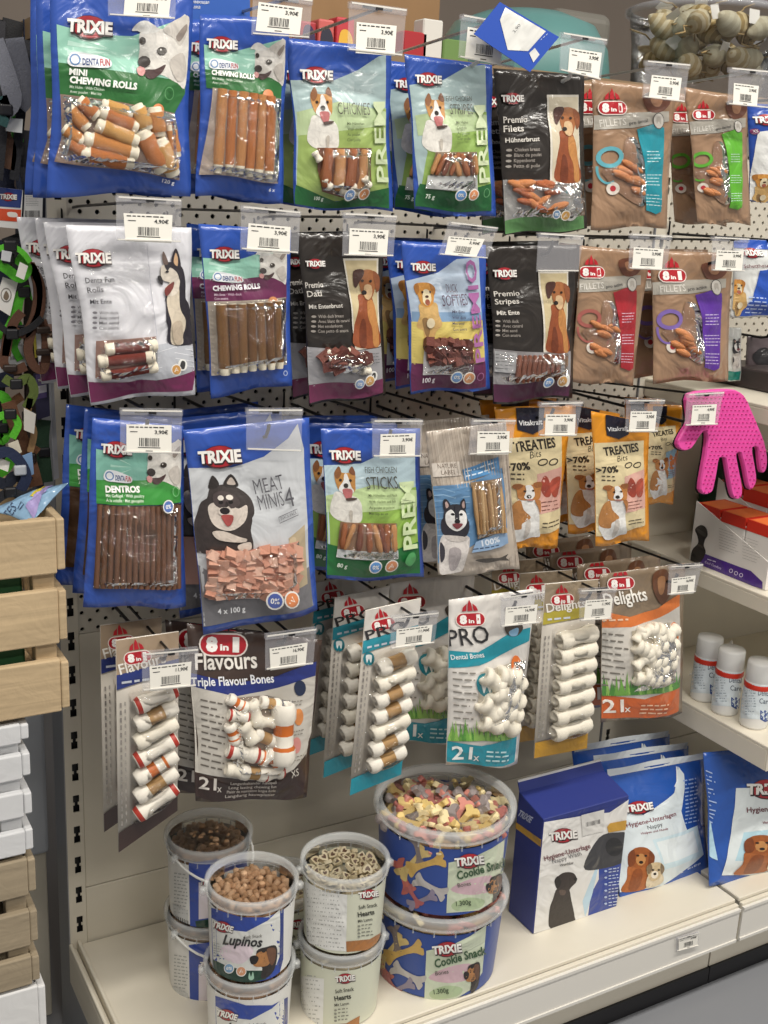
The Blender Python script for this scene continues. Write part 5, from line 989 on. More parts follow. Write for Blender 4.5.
def heart_art(t, s_, dx, dy):
    a = Art(s_, (130+dx, 780+dy, 2.844), step=.00006, base=.0009)
    a.poly([(495, 285), (560, 318), (618, 325), (614, 486), (560, 482), (505, 460)], 'e6e6e2'); a.greek(506, 308, 610, 14, 12, 5, 'b4b4b0', .1, 8, 24, .15)
    a.poly([(614, 458), (680, 452), (718, 430), (715, 462), (680, 482), (616, 488)], 'a8703c'); a.logo(677, 324, 56, -.1)
    a.text('Soft Snack', 650, 366, 702, 358, 10, '4a4c40', .015); a.text('Hearts', 648, 388, 694, 380, 13, '35372c', .03); a.text('Mit Lamm', 648, 404, 688, 398, 8, '4a4c40', .015)
    for i in range(4): a.ell(650, 414+i*10, 4, 3, '8a8c80', up=False); a.greek(657, 410+i*10, 690, 1, 8, 4, '77796c', -.1, 6, 14)
    a.build(t)
hb = hearts('clear tub of heart shaped snacks, lower one of the green pair', .2922, -.2807, DECK, 3, 14); ht = hearts('clear tub of heart shaped snacks on top of the green pair', .2922, -.2817, DECK+.1173, 4)
heart_art(*ht, 0, 0); heart_art(*hb, -23, 84)
h3 = hearts('clear tub of heart shaped snacks behind, between the blue and green stacks', .268, -.135, DECK, 5, 40); heart_art(*h3, -70, 30)
def cookies(label, z, n, seed):
    t, s_ = tub(label, .4623, -.2620, z, .1005, .1355, mat('35509a', .35, .05, .03), group='large clear tubs of bone cookies', handle=False)
    fill_pieces(t, .088, .110, .124, COOK, n, .037, seed, mat('a8875c', .7, .4, .3), True); return t, s_
ct = cookies('large clear tub of coloured bone cookies, upper of two', DECK+.136, 90, 8); cb = cookies('large clear tub of coloured bone cookies, lower of two', DECK, 40, 9)
def cook_art(t, s_, dx, dy):
    a = Art(s_, (350+dx, 750+dy, 3.737), step=.00006, base=.0009)
    a.poly([(368, 420), (460, 400), (530, 365), (590, 325), (575, 500), (540, 560), (480, 598), (360, 608)], 'cfd8bf'); a.blob([(375, 520), (450, 480), (540, 470), (540, 520), (450, 540)], 'd3b3bc'); a.blob([(380, 575), (440, 550), (500, 560), (480, 590), (400, 600)], 'b4c79e')
    def cookie(cx, cy, L, t_, col):
        c, q = math.cos(t_), math.sin(t_); a.blob([(cx+L*(x*c-y*q), cy+L*(x*q+y*c)) for x, y in [(-.5, .25), (-.25, .1), (.25, .1), (.5, .25), (.56, .08), (.5, 0), (.56, -.08), (.5, -.25), (.25, -.1), (-.25, -.1), (-.5, -.25), (-.56, -.08), (-.5, 0), (-.56, .08)]], col)
    for c_ in ((200, 470, 120, 1.2, 'b8625a'), (235, 420, 130, -.8, 'd2b878'), (255, 380, 100, 1.4, '7f7270'), (285, 425, 130, -.3, 'cda75a'), (300, 510, 120, .5, 'b9b4b2'), (270, 560, 100, -.4, '8a8094'), (240, 545, 80, 1., 'a85a5c')): cookie(*c_)
    a.dog('dachs', 505, 462, 566, 572); a.logo(444, 412, 108, -.1)
    a.text('Cookie Snack', 402, 482, 590, 430, 30, '3c5a3c', .03, .15); a.text('Bones', 402, 510, 450, 502, 15, '5c5a54', .005); a.text('1.300g', 396, 580, 450, 573, 17, '4a5a40', .02); a.build(t)
cook_art(*ct, 0, 0); cook_art(*cb, -22, 88)

# ------------------------------------------------------------------ boxes and bags of pads on the base shelf
NAVY = '28367e'
def box_face(root, s_, K, art, mt, name):
    m = MB(); m.add(list(s_.M(np.array([0, 1, 1, 0.]), np.array([0, 0, 1, 1.]), 0.)), [(0, 1, 2, 3)], mt); o = m.build(name, root); return Art(s_, K, step=.00006, base=.0003)
fl = at(533, 934, 2, DECK); fr = at(620, 905, 2, DECK)
x0, y0, x1, y1, zt, zk = .632, -.279, .801, -.214, DECK+.201, DECK+.215
t = thing('nappy_box', 'blue and white carton with black labrador, at the front of the base shelf', 'carton', ((x0+x1)/2, (y0+y1)/2, DECK))
rt = ((x0+x1)/2, (y0+y1)/2, DECK); NB = mat('2e3a80', .4, .03)
m = MB(); hx, hy = (x1-x0)/2, (y1-y0)/2; m.add([(-hx, -hy, .0005), (hx, -hy, .0005), (hx, hy, .0005), (-hx, hy, .0005), (-hx, -hy, zt-DECK), (hx, -hy, zt-DECK), (hx, hy, zk-DECK), (-hx, hy, zk-DECK)], [(0, 3, 2, 1), (4, 5, 6, 7), (0, 1, 5, 4), (1, 2, 6, 5), (2, 3, 7, 6), (3, 0, 4, 7)], NB)
bevel(m.build('carton_body', t), .001, 1)
m = MB(); z0_ = zk-DECK; m.add([(-hx, hy-.003, z0_-.001), (hx, hy-.003, z0_-.001), (hx-.004, hy+.004, z0_+.014), (-hx, hy+.004, z0_+.014), (-hx, hy-.0015, z0_-.001), (hx, hy-.0015, z0_-.001), (hx-.004, hy+.0055, z0_+.014), (-hx, hy+.0055, z0_+.014)], [(0, 1, 2, 3), (7, 6, 5, 4), (3, 2, 6, 7), (0, 3, 7, 4), (1, 5, 6, 2)], NB); fo = m.build('top_flap', t)
m = MB(); m.box((-hx, hy+.0035, z0_+.0135), (hx-.004, hy+.0058, z0_+.0165), mat('e4e2de', .45)); m.build('white_edge', fo)
s_ = Quad([(x0, y0, zt), (x1, y0, zt), (x1, y0, DECK), (x0, y0, DECK)], root=rt); a = Art(s_, K15, .00006, .0004)
a.poly([(149, 272), (384, 218), (384, 226), (149, 284)], '24327c'); a.poly([(149, 282), (270, 262), (330, 255), (385, 218), (380, 400), (280, 540), (120, 590), (138, 400)], 'e6e4e0'); a.poly([(300, 400), (372, 392), (352, 515), (270, 542), (278, 480), (300, 440)], '2c4396'); a.poly([(290, 412), (300, 400), (282, 480), (262, 545), (255, 500)], 'bcd6e6')
a.blob([(258, 405), (300, 325), (350, 310), (384, 318), (378, 385), (300, 412)], '3c3c40'); a.ell(342, 350, 24, 26, '232326'); a.dog('labrador', 162, 420, 240, 578); a.logo(201, 318, 78, -.1); a.poly([(250, 262), (314, 246), (312, 306), (254, 320)], 'd8d6d2')
for i in range(12): a.line([(264+i*3.4, 282-i*.8), (264+i*3.4, 294-i*.8)], random.choice((1.2, 1.8)), '2a2a2c')
a.text('Hygiene-Unterlage', 150, 388, 277, 352, 13, '6a2a34', .012); a.text('Nappy Wash', 172, 396, 252, 372, 12, '6c6a6c', 0.); a.text('Waschbar', 192, 404, 230, 396, 7, '3c3a3c', .01)
a.poly([(322, 294), (330, 284), (384, 274), (384, 300), (326, 310)], 'c99a3a')
for i in range(6): a.ell(318, 416+i*19-i, 4, 3, 'aebfe0', up=False); a.greek(326, 410+i*18.4, 358, 2, 8, 3.4, 'c6d2ea', -.15, 6, 16, .2)
a.build(t)
s_ = Quad([(x0, y1, zt), (x0, y0, zt), (x0, y0, DECK), (x0, y1, DECK)], root=rt); a = Art(s_, K15, .00006, .0004); a.part = 'side_print'; a.poly([(70, 280), (148, 335), (142, 352), (68, 296)], 'c99a3a'); a.text('TRIXIE', 76, 262, 112, 284, 16, 'c9d0e4', .03); a.build(t)
# bags of pads
PADB = '2c58ac'
def pad_bag(label, q, Y, K=K15, T=.02, art=True):
    r, a = pack('pad_bag', label, K, q, mat(PADB, .22, .35, .08, 0, 14., 0, .5), T, 'soft', Y, 'pad bag', side=.03)
    return r, a
r, a = pad_bag('blue bag of puppy pads with two dogs, right of the carton', [(318, 150), (592, 100), (604, 432), (362, 514)], (-.195, -.268), T=.018)
a.poly([(330, 240), (420, 262), (500, 200), (530, 130), (540, 150), (520, 250), (545, 320), (592, 375), (480, 455), (362, 485), (352, 400)], 'dce6ea'); a.poly([(440, 330), (576, 290), (594, 374), (470, 410)], 'cfe4ec'); a.poly([(450, 336), (560, 304), (574, 364), (470, 394)], 'e6eef0'); a.line([(418, 262), (480, 225), (515, 170), (525, 130)], 4, 'e8f0f4')
a.text('Hygiene-Unterlagen', 378, 298, 506, 262, 12, '7a2a38', .01); a.text('Nappy', 428, 302, 466, 290, 11, '55555a', .0); a.text('Welpen und Hunde', 410, 317, 480, 300, 6, '8a4a55', .01); a.greek(532, 166, 582, 12, 10.5, 5, '9fb8e6', -.15, 8, 24); a.dog('pair', 374, 352, 476, 482); a.logo(404, 240, 70, -.18); a.text('7x', 514, 424, 528, 419, 9, 'e6eef6', .02); a.text('60 x 60 cm', 540, 414, 580, 400, 7, 'e6eef6', .01); a.build(r)
stack_behind(r, ['blue bag of puppy pads, second of the row behind the carton', 'blue bag of puppy pads, rearmost of the row behind the carton'], .048, .004, -.002)
for o in [ob for ob in COL.objects if ob.name.startswith('pad_bag')]:
    m = MB(); s0 = a.s; U = np.linspace(.02, .98, 15); A_ = s0.M(U, np.full(15, .02), .001); B_ = s0.M(U, np.full(15, -.035), .006*np.sin(9*U)); m.add(list(A_)+list(B_), [(i, i+1, 16+i, 15+i) for i in range(14)], mat('dfe6ec', .3, .3)); m.build('sealed_edge', o)
r, a = pad_bag('large blue bag of puppy pads at the right edge of the base shelf', [(590, 90), (900, 60), (900, 452), (606, 458)], (-.25, -.312), T=.025)
a.poly([(676, 188), (900, 170), (900, 440), (656, 436)], 'e2eaec'); a.poly([(696, 310), (760, 300), (740, 390), (680, 392)], 'b9dbe8'); a.logo(752, 188, 104, -.03); a.text('Hygiene-Unterlagen', 700, 254, 860, 240, 14, '6a2a34', .012); a.text('Nappy', 758, 270, 800, 266, 13, '55555a', 0); a.text('Welpen und Hunde', 740, 284, 810, 278, 7, '8a4a55', .01)
a.greek(584, 138, 640, 13, 11.5, 5, 'a9c0ea', .25, 10, 34, .4); a.poly([(590, 272), (622, 285), (640, 392), (596, 370)], 'b4d6e8'); a.poly([(594, 280), (612, 288), (620, 372), (598, 362)], 'e2eef2'); a.dog('pair', 686, 316, 830, 436); a.build(r)

# ------------------------------------------------------------------ pink grooming glove
KG = (670, 385, 7.84)
PINK = [(150, 75), (300, 45), (430, 36), (520, 42), (590, 88), (640, 190), (690, 310), (742, 440), (765, 560), (760, 650), (735, 690), (714, 668), (702, 560), (690, 492), (648, 492), (660, 580), (680, 700), (675, 770), (640, 822), (614, 790), (590, 660), (565, 560), (556, 532), (524, 540), (540, 640), (570, 800), (560, 880), (520, 896), (490, 860), (465, 740), (442, 600), (432, 576), (390, 574), (375, 660), (347, 800), (325, 845), (275, 860), (240, 820), (255, 700), (280, 560), (296, 420), (288, 372), (266, 364), (225, 420), (170, 500), (110, 516), (70, 490), (68, 440), (110, 360), (150, 290), (140, 180)]
def slab_from(P, K, Y, dep, mt, dx=0, dy=0, rim=.85):
    q = [(K[0]+(x+dx)/K[2], K[1]+(y+dy)/K[2]) for x, y in smooth(P, 2)]; n = len(q); F_ = [at(x, y, 1, Y) for x, y in q]; c = np.mean(F_, axis=0)
    v = []; 
    e = []   # inset ring for a rounded edge
    for i in range(n):
        t = F_[(i+1) % n]-F_[i-1]; t /= np.linalg.norm(t)+1e-9; e.append(np.array([-t[2], 0, t[0]])*.0016)
    sgn = 1 if sum((F_[i][0]*F_[(i+1) % n][2]-F_[(i+1) % n][0]*F_[i][2]) for i in range(n)) > 0 else -1
    v = [F_[i]+e[i]*sgn+np.array([0, 0, 0]) for i in range(n)]+[F_[i]+np.array([0, .0025, 0]) for i in range(n)]+[F_[i]+np.array([0, dep, 0]) for i in range(n)]
    T_ = tess(q); f = T_+[(i, (i+1) % n, n+(i+1) % n, n+i) for i in range(n)]+[(n+i, n+(i+1) % n, 2*n+(i+1) % n, 2*n+i) for i in range(n)]+[tuple(2*n+k for k in t[::-1]) for t in T_]
    return v, f, mt, q
GY = -.284
g0 = at(725, 500, 1, GY); glove = thing('grooming_glove', 'pink rubber grooming glove with black back hanging beside the orange bags', 'glove', g0)
for nm, dep, mt, dx, y in (('rubber_palm', .008, mat('e44ea4', .45, .08, .05, 0, 30.), 0, GY), ('mesh_back', .006, mat('141316', .85, .2, .1, 0, 200.), -22, GY+.0085)):
    v, f, mt, q = slab_from(PINK, KG, y, dep, mt, dx, 4 if dx else 0); obj(nm, mesh(nm, [p-g0 for p in v], f, mt), glove)
m = MB(); from_poly = [(x, y) for x, y in smooth(PINK, 2)]
def inside(x, y, P):
    r_ = False
    for i in range(len(P)):
        (a0, b0), (a1, b1) = P[i-1], P[i]
        if (b0 > y) != (b1 > y) and x < (a1-a0)*(y-b0)/(b1-b0)+a0: r_ = not r_
    return r_
for j in range(26):
    for i in range(22):
        x, y = 80+i*32+(16 if j % 2 else 0)+j*4, 70+j*32
        if all(inside(x+a_, y+b_, from_poly) for a_, b_ in ((-14, 0), (14, 0), (0, 14), (0, -14))):
            p = at(KG[0]+x/KG[2], KG[1]+y/KG[2], 1, GY)-g0; w_, h_ = .0016, .0011
            m.add([(p[0]-w_, p[1], p[2]-h_), (p[0]+w_, p[1], p[2]-h_*.4), (p[0]+w_, p[1], p[2]+h_), (p[0]-w_, p[1], p[2]+h_*.4), (p[0], p[1]-.0028, p[2])], [(0, 1, 4), (1, 2, 4), (2, 3, 4), (3, 0, 4)], mat('b81f74', .5))
tag(m.build('rubber_nubs', glove), None, kind='stuff')

# ------------------------------------------------------------------ right bay: shelf goods
def spray(label, x, y):
    z = .4755; t = thing('spray_bottle', label, 'bottle', (x, y, z), 'white spray bottles on the lower side shelf'); r = .0225
    m = MB(); m.lathe([(0.0005, 0), (r*.93, 0), (r, .004), (r, .078), (r*.97, .082)], mat('e6e6e4', .35, .02), 32); m.build('bottle_body', t, True)
    m = MB(); m.lathe([(r*1.01, .068), (r*1.03, .069), (r*1.03, .077), (r*1.01, .078)], mat('c8321f', .4), 32); m.build('red_band', t, True)
    m = MB(); m.lathe([(r*.97, .080), (r*.99, .081), (r*.97, .110), (r*.9, .114), (.0005, .115)], frosted('cap_plastic', 'f0f0ee', .75), 32); m.build('cap', t, True)
    m = MB(); m.lathe([(.006, .083), (.006, .10), (.011, .102), (.011, .109), (.0005, .110)], WHITE, 16); m.build('pump', t, True)
    s_ = Tub(x, y, z, r, r, .08); px = 384+FPX*((np.array([x, y, z+.04])-CAM)@_r)/((np.array([x, y, z+.04])-CAM)@_f); py = 512-FPX*((np.array([x, y, z+.04])-CAM)@_u)/((np.array([x, y, z+.04])-CAM)@_f)
    a = Art(s_, (px-16, py-26, 1.), .00006, .0004); a.part = 'label_print'; a.poly([(1, 8), (31, 8), (31, 44), (1, 42)], 'd4dee4'); a.greek(5, 14, 16, 10, 2.6, 1.1, '8a98a4', 0, 2, 6, .1); a.text('Dental', 18, 19, 30, 20, 5, '3a4a5c', .01); a.text('Care', 19, 27, 30, 28, 5, '3a4a5c', .01)
    a.poly([(20, 34), (30, 34), (30, 44), (25, 46), (20, 43)], '2c4a8c'); a.build(t)
spray('white spray bottle with red band, rearmost of three on the side shelf', 1.040, -.185); spray('white spray bottle with red band, middle of three on the side shelf', 1.034, -.240); spray('white spray bottle with red band, nearest of three on the side shelf', 1.040, -.298)
m = MB(); m.add([(1.09, -.10, .4755), (1.13, -.19, .4755), (1.12, -.16, .56), (1.092, -.10, .4755), (1.132, -.19, .4755), (1.122, -.16, .56)], [(0, 1, 2), (5, 4, 3), (0, 3, 4, 1), (1, 4, 5, 2), (2, 5, 3, 0)], mat('dcdad4', .5)); tag(m.build('folded_card'), 'folded white card standing behind the spray bottles', 'card')
def tray(label, x, yb, yf, z, h, d, n):
    t = thing('display_tray', label, 'display box', (x+d/2, (yb+yf)/2, z), 'trays of small cartons on the upper side shelf'); ym = (yb+yf)/2; P = MB(); W_ = mat('e3dfda', .5)
    P.add([(-d/2, yb-ym, .0005), (-d/2, yf-ym, .0005), (-d/2, yf-ym, h*.45), (-d/2, yb-ym, h), (-d/2+.0015, yb-ym, .0005), (-d/2+.0015, yf-ym, .0005), (-d/2+.0015, yf-ym, h*.45), (-d/2+.0015, yb-ym, h)], [(0, 1, 2, 3), (7, 6, 5, 4), (3, 2, 6, 7), (0, 4, 5, 1), (1, 5, 6, 2), (0, 3, 7, 4)], W_)
    P.box((-d/2, yf-ym-.0015, .0005), (d/2, yf-ym, h*.45), W_); P.build('tray_sides', t)
    for i in range(n):
        L = (yb-yf)/n; y0_ = yb-ym-L*(i+1)+.002; y1_ = yb-ym-L*i-.0005; c = MB(); c.box((-d/2+.003, y0_, .001), (d/2-.003, y1_, h*.86), W_); o = bevel(c.build('small_carton', t), .001, 1)
        c = MB(); c.add([(-d/2+.0025, y0_-.0003, h*.80), (d/2-.0025, y0_-.0003, h*.80), (d/2-.0025, y1_, h*.80), (-d/2+.0025, y1_, h*.80), (-d/2+.004, y0_+.002, h*.97), (d/2-.004, y0_+.002, h*.97), (d/2-.004, y1_, h*.97), (-d/2+.004, y1_, h*.97)], [(0, 1, 5, 4), (1, 2, 6, 5), (2, 3, 7, 6), (3, 0, 4, 7), (4, 5, 6, 7)], mat('c9301f', .45)); c.build('red_top', o)
        c = MB(); c.add([(-d/2+.006, y0_+.004, h*.974), (d/2-.006, y0_+.004, h*.974), (d/2-.01, y1_-.004, h*.974), (-d/2+.006, y1_-.004, h*.974)], [(0, 1, 2, 3)], mat('e0743c', .45)); c.build('orange_print', o)
    return t
t = tray('white tray with purple foot and dog silhouette, holding red topped cartons', 1.018, -.135, -.300, .7135, .105, .07, 3)
s_ = Quad([(1.018, -.135, .8185), (1.018, -.300, .8185), (1.018, -.300, .7135), (1.018, -.135, .7135)], root=t.location); a = Art(s_, (690, 480, 8.54), .00006, .0004); a.part = 'side_print'
a.poly([(80, 640), (130, 630), (420, 740), (520, 775), (620, 870), (620, 930), (400, 860), (90, 740)], '4b2a86'); a.blob([(45, 420), (95, 385), (140, 410), (152, 470), (130, 510), (120, 560), (135, 620), (90, 700), (10, 702), (20, 600), (70, 540), (65, 480)], '1c1618')
a.greek(250, 410, 420, 8, 24, 5, 'b4b0ac', .35, 30, 80, .3); a.greek(450, 480, 600, 8, 26, 5, 'b4b0ac', .35, 30, 80, .3); a.greek(150, 672, 240, 1, 12, 10, 'e4dcf0', .32, 40, 60); a.text('Cool Comfort', 126, 706, 265, 765, 20, 'd4c8e8', .01)
for x, y in ((352, 775), (395, 796), (438, 812)): a.ring(x, y, 16, 18, 5, 'e4dcf0')
a.build(t)
tray('white tray of red topped cartons behind, at the right edge', 1.10, -.10, -.27, .7135, .13, .08, 3)
m = MB(); m.box((1.16, -.1, .7135), (1.30, .0, .86), mat('2a4a34', .6)); bevel(tag(m.build('green_carton'), 'dark green carton in the shade behind the pink glove', 'carton'), .002, 1)
m = MB(); m.box((1.10, -.25, 1.0055), (1.32, -.05, 1.04), mat('3a2f30', .45, .05)); bevel(tag(m.build('dark_pack'), 'flat dark package lying on the top side shelf', 'package'), .004, 2)
m = MB(); m.box((1.20, -.30, .7135), (1.30, -.12, .90), mat('b02a30', .5)); bevel(tag(m.build('red_carton'), 'red carton behind the pink glove at the right edge', 'carton'), .002, 1)
# nappy packs hanging at the right edge
KR = (670, 90, 3.104)
r, a = pack('nappy_pack', 'blue nappy pack marked XS with terrier at the top right edge', KR, [(240, 40), (400, 50), (400, 350), (246, 345)], '2449a0', .016, 'soft', -.20, 'nappy pack'); a.poly([(275, 130), (400, 110), (400, 345), (252, 342)], 'dfe0de'); a.logo(300, 92, 70, 0); a.ell(268, 128, 10, 9, '7a2a5c'); a.text('XS', 262, 132, 275, 131, 8, 'f0eef2', .02); a.dog('puppy', 262, 260, 320, 360); a.build(r)
r, a = pack('nappy_pack', 'blue and white nappy pack with golden retriever at the right edge, second row', KR, [(196, 462), (400, 470), (400, 712), (188, 704)], 'dcdedc', .016, 'soft', -.20, 'nappy pack'); a.poly([(270, 560), (400, 540), (400, 705), (215, 702), (250, 650)], '2752b4'); a.poly([(196, 462), (400, 465), (400, 500), (198, 490)], '2752b4'); a.logo(252, 505, 60, 0); a.text('Schutzhosen', 228, 552, 300, 548, 10, '6a2a34', .01); a.greek(240, 640, 300, 5, 12, 5, 'b4c6ea', .1, 8, 26); a.dog('puppy', 196, 588, 240, 700); a.build(r)
r, a = pack('pad_card', 'small white and teal pack with husky under the purple panel bag', KR, [(150, 735), (222, 738), (222, 905), (150, 900)], 'e2e4e2', .01, 'soft', -.12, 'pack'); a.poly([(150, 870), (222, 874), (222, 903), (150, 898)], '1f8f86'); a.dog('husky_front', 186, 770, 220, 868); a.build(r)
r, a = pack('clear_bag', 'clear bag of black parts hanging at the right edge', KR, [(240, 765), (380, 760), (380, 935), (225, 935)], mat('5c5154', .3, .2, .1, 0, 16., 0, .4), .012, 'pillow', -.10, 'bag'); a.blob([(262, 820), (300, 800), (330, 830), (300, 860), (266, 850)], '1c1a1e'); a.poly([(228, 900), (380, 895), (380, 934), (228, 934)], '8a3a44'); a.build(r)
hook('dark wire hook at the right edge, holding the clear bag', at(752, 340, 1, -.1)[0], at(752, 336, 1, -.1)[2], -.14); hook('dark wire hook holding the nappy pack at the top right edge', at(770, 105, 1, -.2)[0], at(770, 100, 1, -.2)[2], -.24); hook('dark wire hook holding the retriever nappy pack', at(766, 245, 1, -.2)[0], at(766, 240, 1, -.2)[2], -.24)

# ------------------------------------------------------------------ goods on the top board
TB = 1.4705
m = MB(); m.lathe([(.0005, .0), (.11, .0), (.125, .02), (.13, .10), (.138, .15), (.144, .152), (.144, .160), (.136, .162)], PET, 48); bk = thing('clear_bucket', 'clear bucket heaped with rope toy mice at the top right', 'bucket', (1.205, .16, TB)); m.build('bucket_wall', bk, True)
m = MB(); m.lathe([(.140, .150), (.146, .152), (.147, .160), (.140, .163)], frosted('clear_rim_plastic', 'dde2ec', .3), 48); m.build('rim', bk, True)
ROPE = []
for i, (c1, c2) in enumerate((('ece0c0', 'd0bc90'), ('d8d2b8', 'ccc4a8'), ('dcc898', 'a8905c'))):
    ROPE.append(_prof('body', [(-.5, .08), (-.42, .26), (-.3, .38), (-.2, .46), (-.08, .5), (.05, .5), (.18, .44), (.3, .34), (.42, .18), (.5, .06)], (1, 3, 5, 7), mat(c1, .8, .5, .2, 0, 120.), mat(c2, .8, .5, .2, 0, 120.), 10, .03))
R_ = random.Random(4)
for i in range(34):
    q = i*2.4; rr = .100*math.sqrt(((i % 17)+.5)/17); zz = TB+.06+(.062 if i >= 17 else 0)+R_.uniform(0, .04); x, y = 1.205+rr*math.cos(q), .16+rr*math.sin(q)
    kd = i % 3; t = thing('toy_mouse', ('striped rope toy mouse in the clear bucket', 'plain olive toy mouse in the clear bucket', 'brown corded toy mouse in the clear bucket')[kd], 'toy', (x, y, zz), 'toy mice in the clear bucket'); t.rotation_euler = (R_.uniform(-.5, .5), R_.uniform(-.6, .6), R_.uniform(0, 6.3))
    o = obj('body', ROPE[kd], t); o.scale = (.06, .04, .04)
    m = MB(); m.tube([(-.03, 0, 0), (-.045, .008, .004), (-.06, -.004, .002), (-.075, .006, 0)], .0016, mat('a08a60', .8), 5); m.build('tail', t, True)
    if i % 2: m = MB(); m.add([(0, -.022, .010), (.024, -.026, .006), (.028, -.014, .026), (.004, -.010, .030)], [(0, 1, 2, 3)], mat('e4e2dc', .5)); m.build('paper_tag', t)
t = thing('feeding_bowl', 'upturned teal bowl on the top board behind the hang tag', 'bowl', (float(at(525, 14, 1, .2)[0]), .20, TB)); m = MB(); m.lathe([(z_[0], z_[1]*(at(525, 12, 1, .2)[2]-TB)/.095) for z_ in [(.150, .0), (.152, .005), (.142, .05), (.118, .078), (.07, .092), (.0005, .095)]], mat('5a8886', .35, .03, .05), 48); m.build('shell', t, True); m = MB(); m.lathe([(.150, 0), (.156, .002), (.156, .009), (.15, .011)], mat('4c7876', .35), 48); m.build('rim', t, True)
m = MB(); bx = float(at(613, 40, 1, .36)[0]); m.box((bx-.14, .36, TB), (bx, .48, float(at(605, 13, 1, .36)[2])), mat('77746c', .5, .03, .05)); bevel(tag(m.build('grey_bin'), 'plain grey storage bin behind the teal bowl', 'bin'), .02, 4)
for i, (x, wd, h, c1, c2, lb_) in enumerate(((300, 16, 30, 'a8303a', '3a2a50', 'dark red pack, leftmost on the top board'), (318, 16, 32, 'c8605c', '2a2a3c', 'rose pack with dark heel print on the top board'), (336, 18, 34, 'c03a44', 'e0b040', 'red and yellow pack on the top board'))):
    p0 = at(x, 50, 1, .05); p1 = at(x+wd, 50, 1, .05); z1 = at(x, 50-h, 1, .05)[2]; t = thing('sock_pack', lb_, 'pack', ((p0[0]+p1[0])/2, .05, TB)); hw = (p1[0]-p0[0])/2
    m = MB(); m.box((-hw, 0, 0), (hw, .03, z1-TB), mat(c1, .5)); bevel(m.build('pack_body', t), .003, 2)
    m = MB(); P = smooth([(-hw*.7, 0, 0), (hw*.7, 0, 0), (hw*.8, 0, .02), (hw*.2, 0, .032), (-hw*.6, 0, .028)]); m.add([(p[0], -.0006, p[2]+.004) for p in P], tess([(p[0], p[2]) for p in P]), mat(c2, .5)); m.build('front_print', t)
for x0_, y0_, x1_, c1, lb_ in ((404, 30, 428, 'a8252e', 'small red carton on the top board'), (424, 18, 444, 'd8d6d0', 'small white boxed label on the top board'), (444, 38, 470, '6a8a4c', 'small green pack on the top board')):
    p0 = at(x0_, y0_, 1, .10); p1 = at(x1_, y0_, 1, .10); m = MB(); m.box((p0[0], .10, TB), (p1[0], .13, p0[2]), mat(c1, .5)); bevel(tag(m.build('small_carton'), lb_, 'carton'), .002, 1)
# blue and white hang tag on the hook
c = [at(*q, 1, -.315) for q in ((500, 2), (559, 37), (530, 72), (474, 34))]; s_ = Quad(c, root=c[0]); t = thing('hang_tag', 'blue and white swing tag tilted over the top row', 'tag', c[0])
f_ = s_.M(np.array([0, 1, 1, 0.]), np.array([0, 0, 1, 1.]), 0.); b_ = s_.M(np.array([0, 1, 1, 0.]), np.array([0, 0, 1, 1.]), -.001); m = MB(); m.add(list(f_)+list(b_), [(0, 1, 2, 3), (7, 6, 5, 4), (0, 4, 5, 1), (1, 5, 6, 2), (2, 6, 7, 3), (3, 7, 4, 0)], mat('2a50b0', .4)); m.build('card', t)
a = Art(s_, (480, 0, 4.8), .00006, .0004); a.poly([(120, 35), (315, 150), (230, 245), (132, 240), (95, 95)], 'e0e0dc'); a.text('3,90', 165, 160, 195, 122, 14, '55565a', .0); a.poly([(235, 255), (262, 230), (285, 262), (255, 300)], 'd8d8d6'); a.greek(290, 190, 330, 1, 10, 5, 'c4d0ea', -.9, 8, 14); a.build(t)
# blue header card above the top row
c = [at(*q, 1, -.19) for q in ((150, -40), (250, -30), (250, 24), (160, 24))]; s_ = Quad(c, root=(c[2]+c[3])/2); t = thing('header_card', 'blue toy header card behind the first two top row bags', 'card', s_.root); m = MB(); f_ = s_.M(np.array([0, 1, 1, 0.]), np.array([0, 0, 1, 1.]), 0.); b_ = s_.M(np.array([0, 1, 1, 0.]), np.array([0, 0, 1, 1.]), -.002); m.add(list(f_)+list(b_), [(0, 1, 2, 3), (7, 6, 5, 4), (0, 4, 5, 1), (1, 5, 6, 2), (2, 6, 7, 3), (3, 7, 4, 0)], mat('2c5cb0', .4)); m.build('card', t)
a = Art(s_, K1, .00006, .0004); a.text('Развивающая', 470, 7, 535, 10, 8, 'e6ecf4', .01); a.text('игрушка', 470, 20, 512, 22, 8, 'e6ecf4', .01); a.build(t)

# ------------------------------------------------------------------ left: crates, straps, packs
def wood(h, sc=30.):
    key = 'wood'+h
    if key in MATS: return MATS[key]
    m = mat(h, .7, .08, .0, 0, 40.).copy(); m.name = 'wood_'+h; nt = m.node_tree; b = nt.nodes['Principled BSDF']
    tc = nt.nodes.new('ShaderNodeTexCoord'); mp = nt.nodes.new('ShaderNodeMapping'); mp.inputs['Scale'].default_value = (2.2, 26, 60); wv = nt.nodes.new('ShaderNodeTexNoise'); wv.inputs['Scale'].default_value = 1.6; wv.inputs['Detail'].default_value = 5; wv.inputs['Distortion'].default_value = 1.2
    mx = nt.nodes.new('ShaderNodeMix'); mx.data_type = 'RGBA'; c = lin(h); mx.inputs[6].default_value = tuple(v*.55 for v in c[:3])+(1,); mx.inputs[7].default_value = tuple(min(1, v*1.18) for v in c[:3])+(1,)
    nt.links.new(tc.outputs['Object'], mp.inputs[0]); nt.links.new(mp.outputs[0], wv.inputs[0]); nt.links.new(wv.outputs['Fac'], mx.inputs[0]); nt.links.new(mx.outputs[2], b.inputs['Base Color']); MATS[key] = m; return m
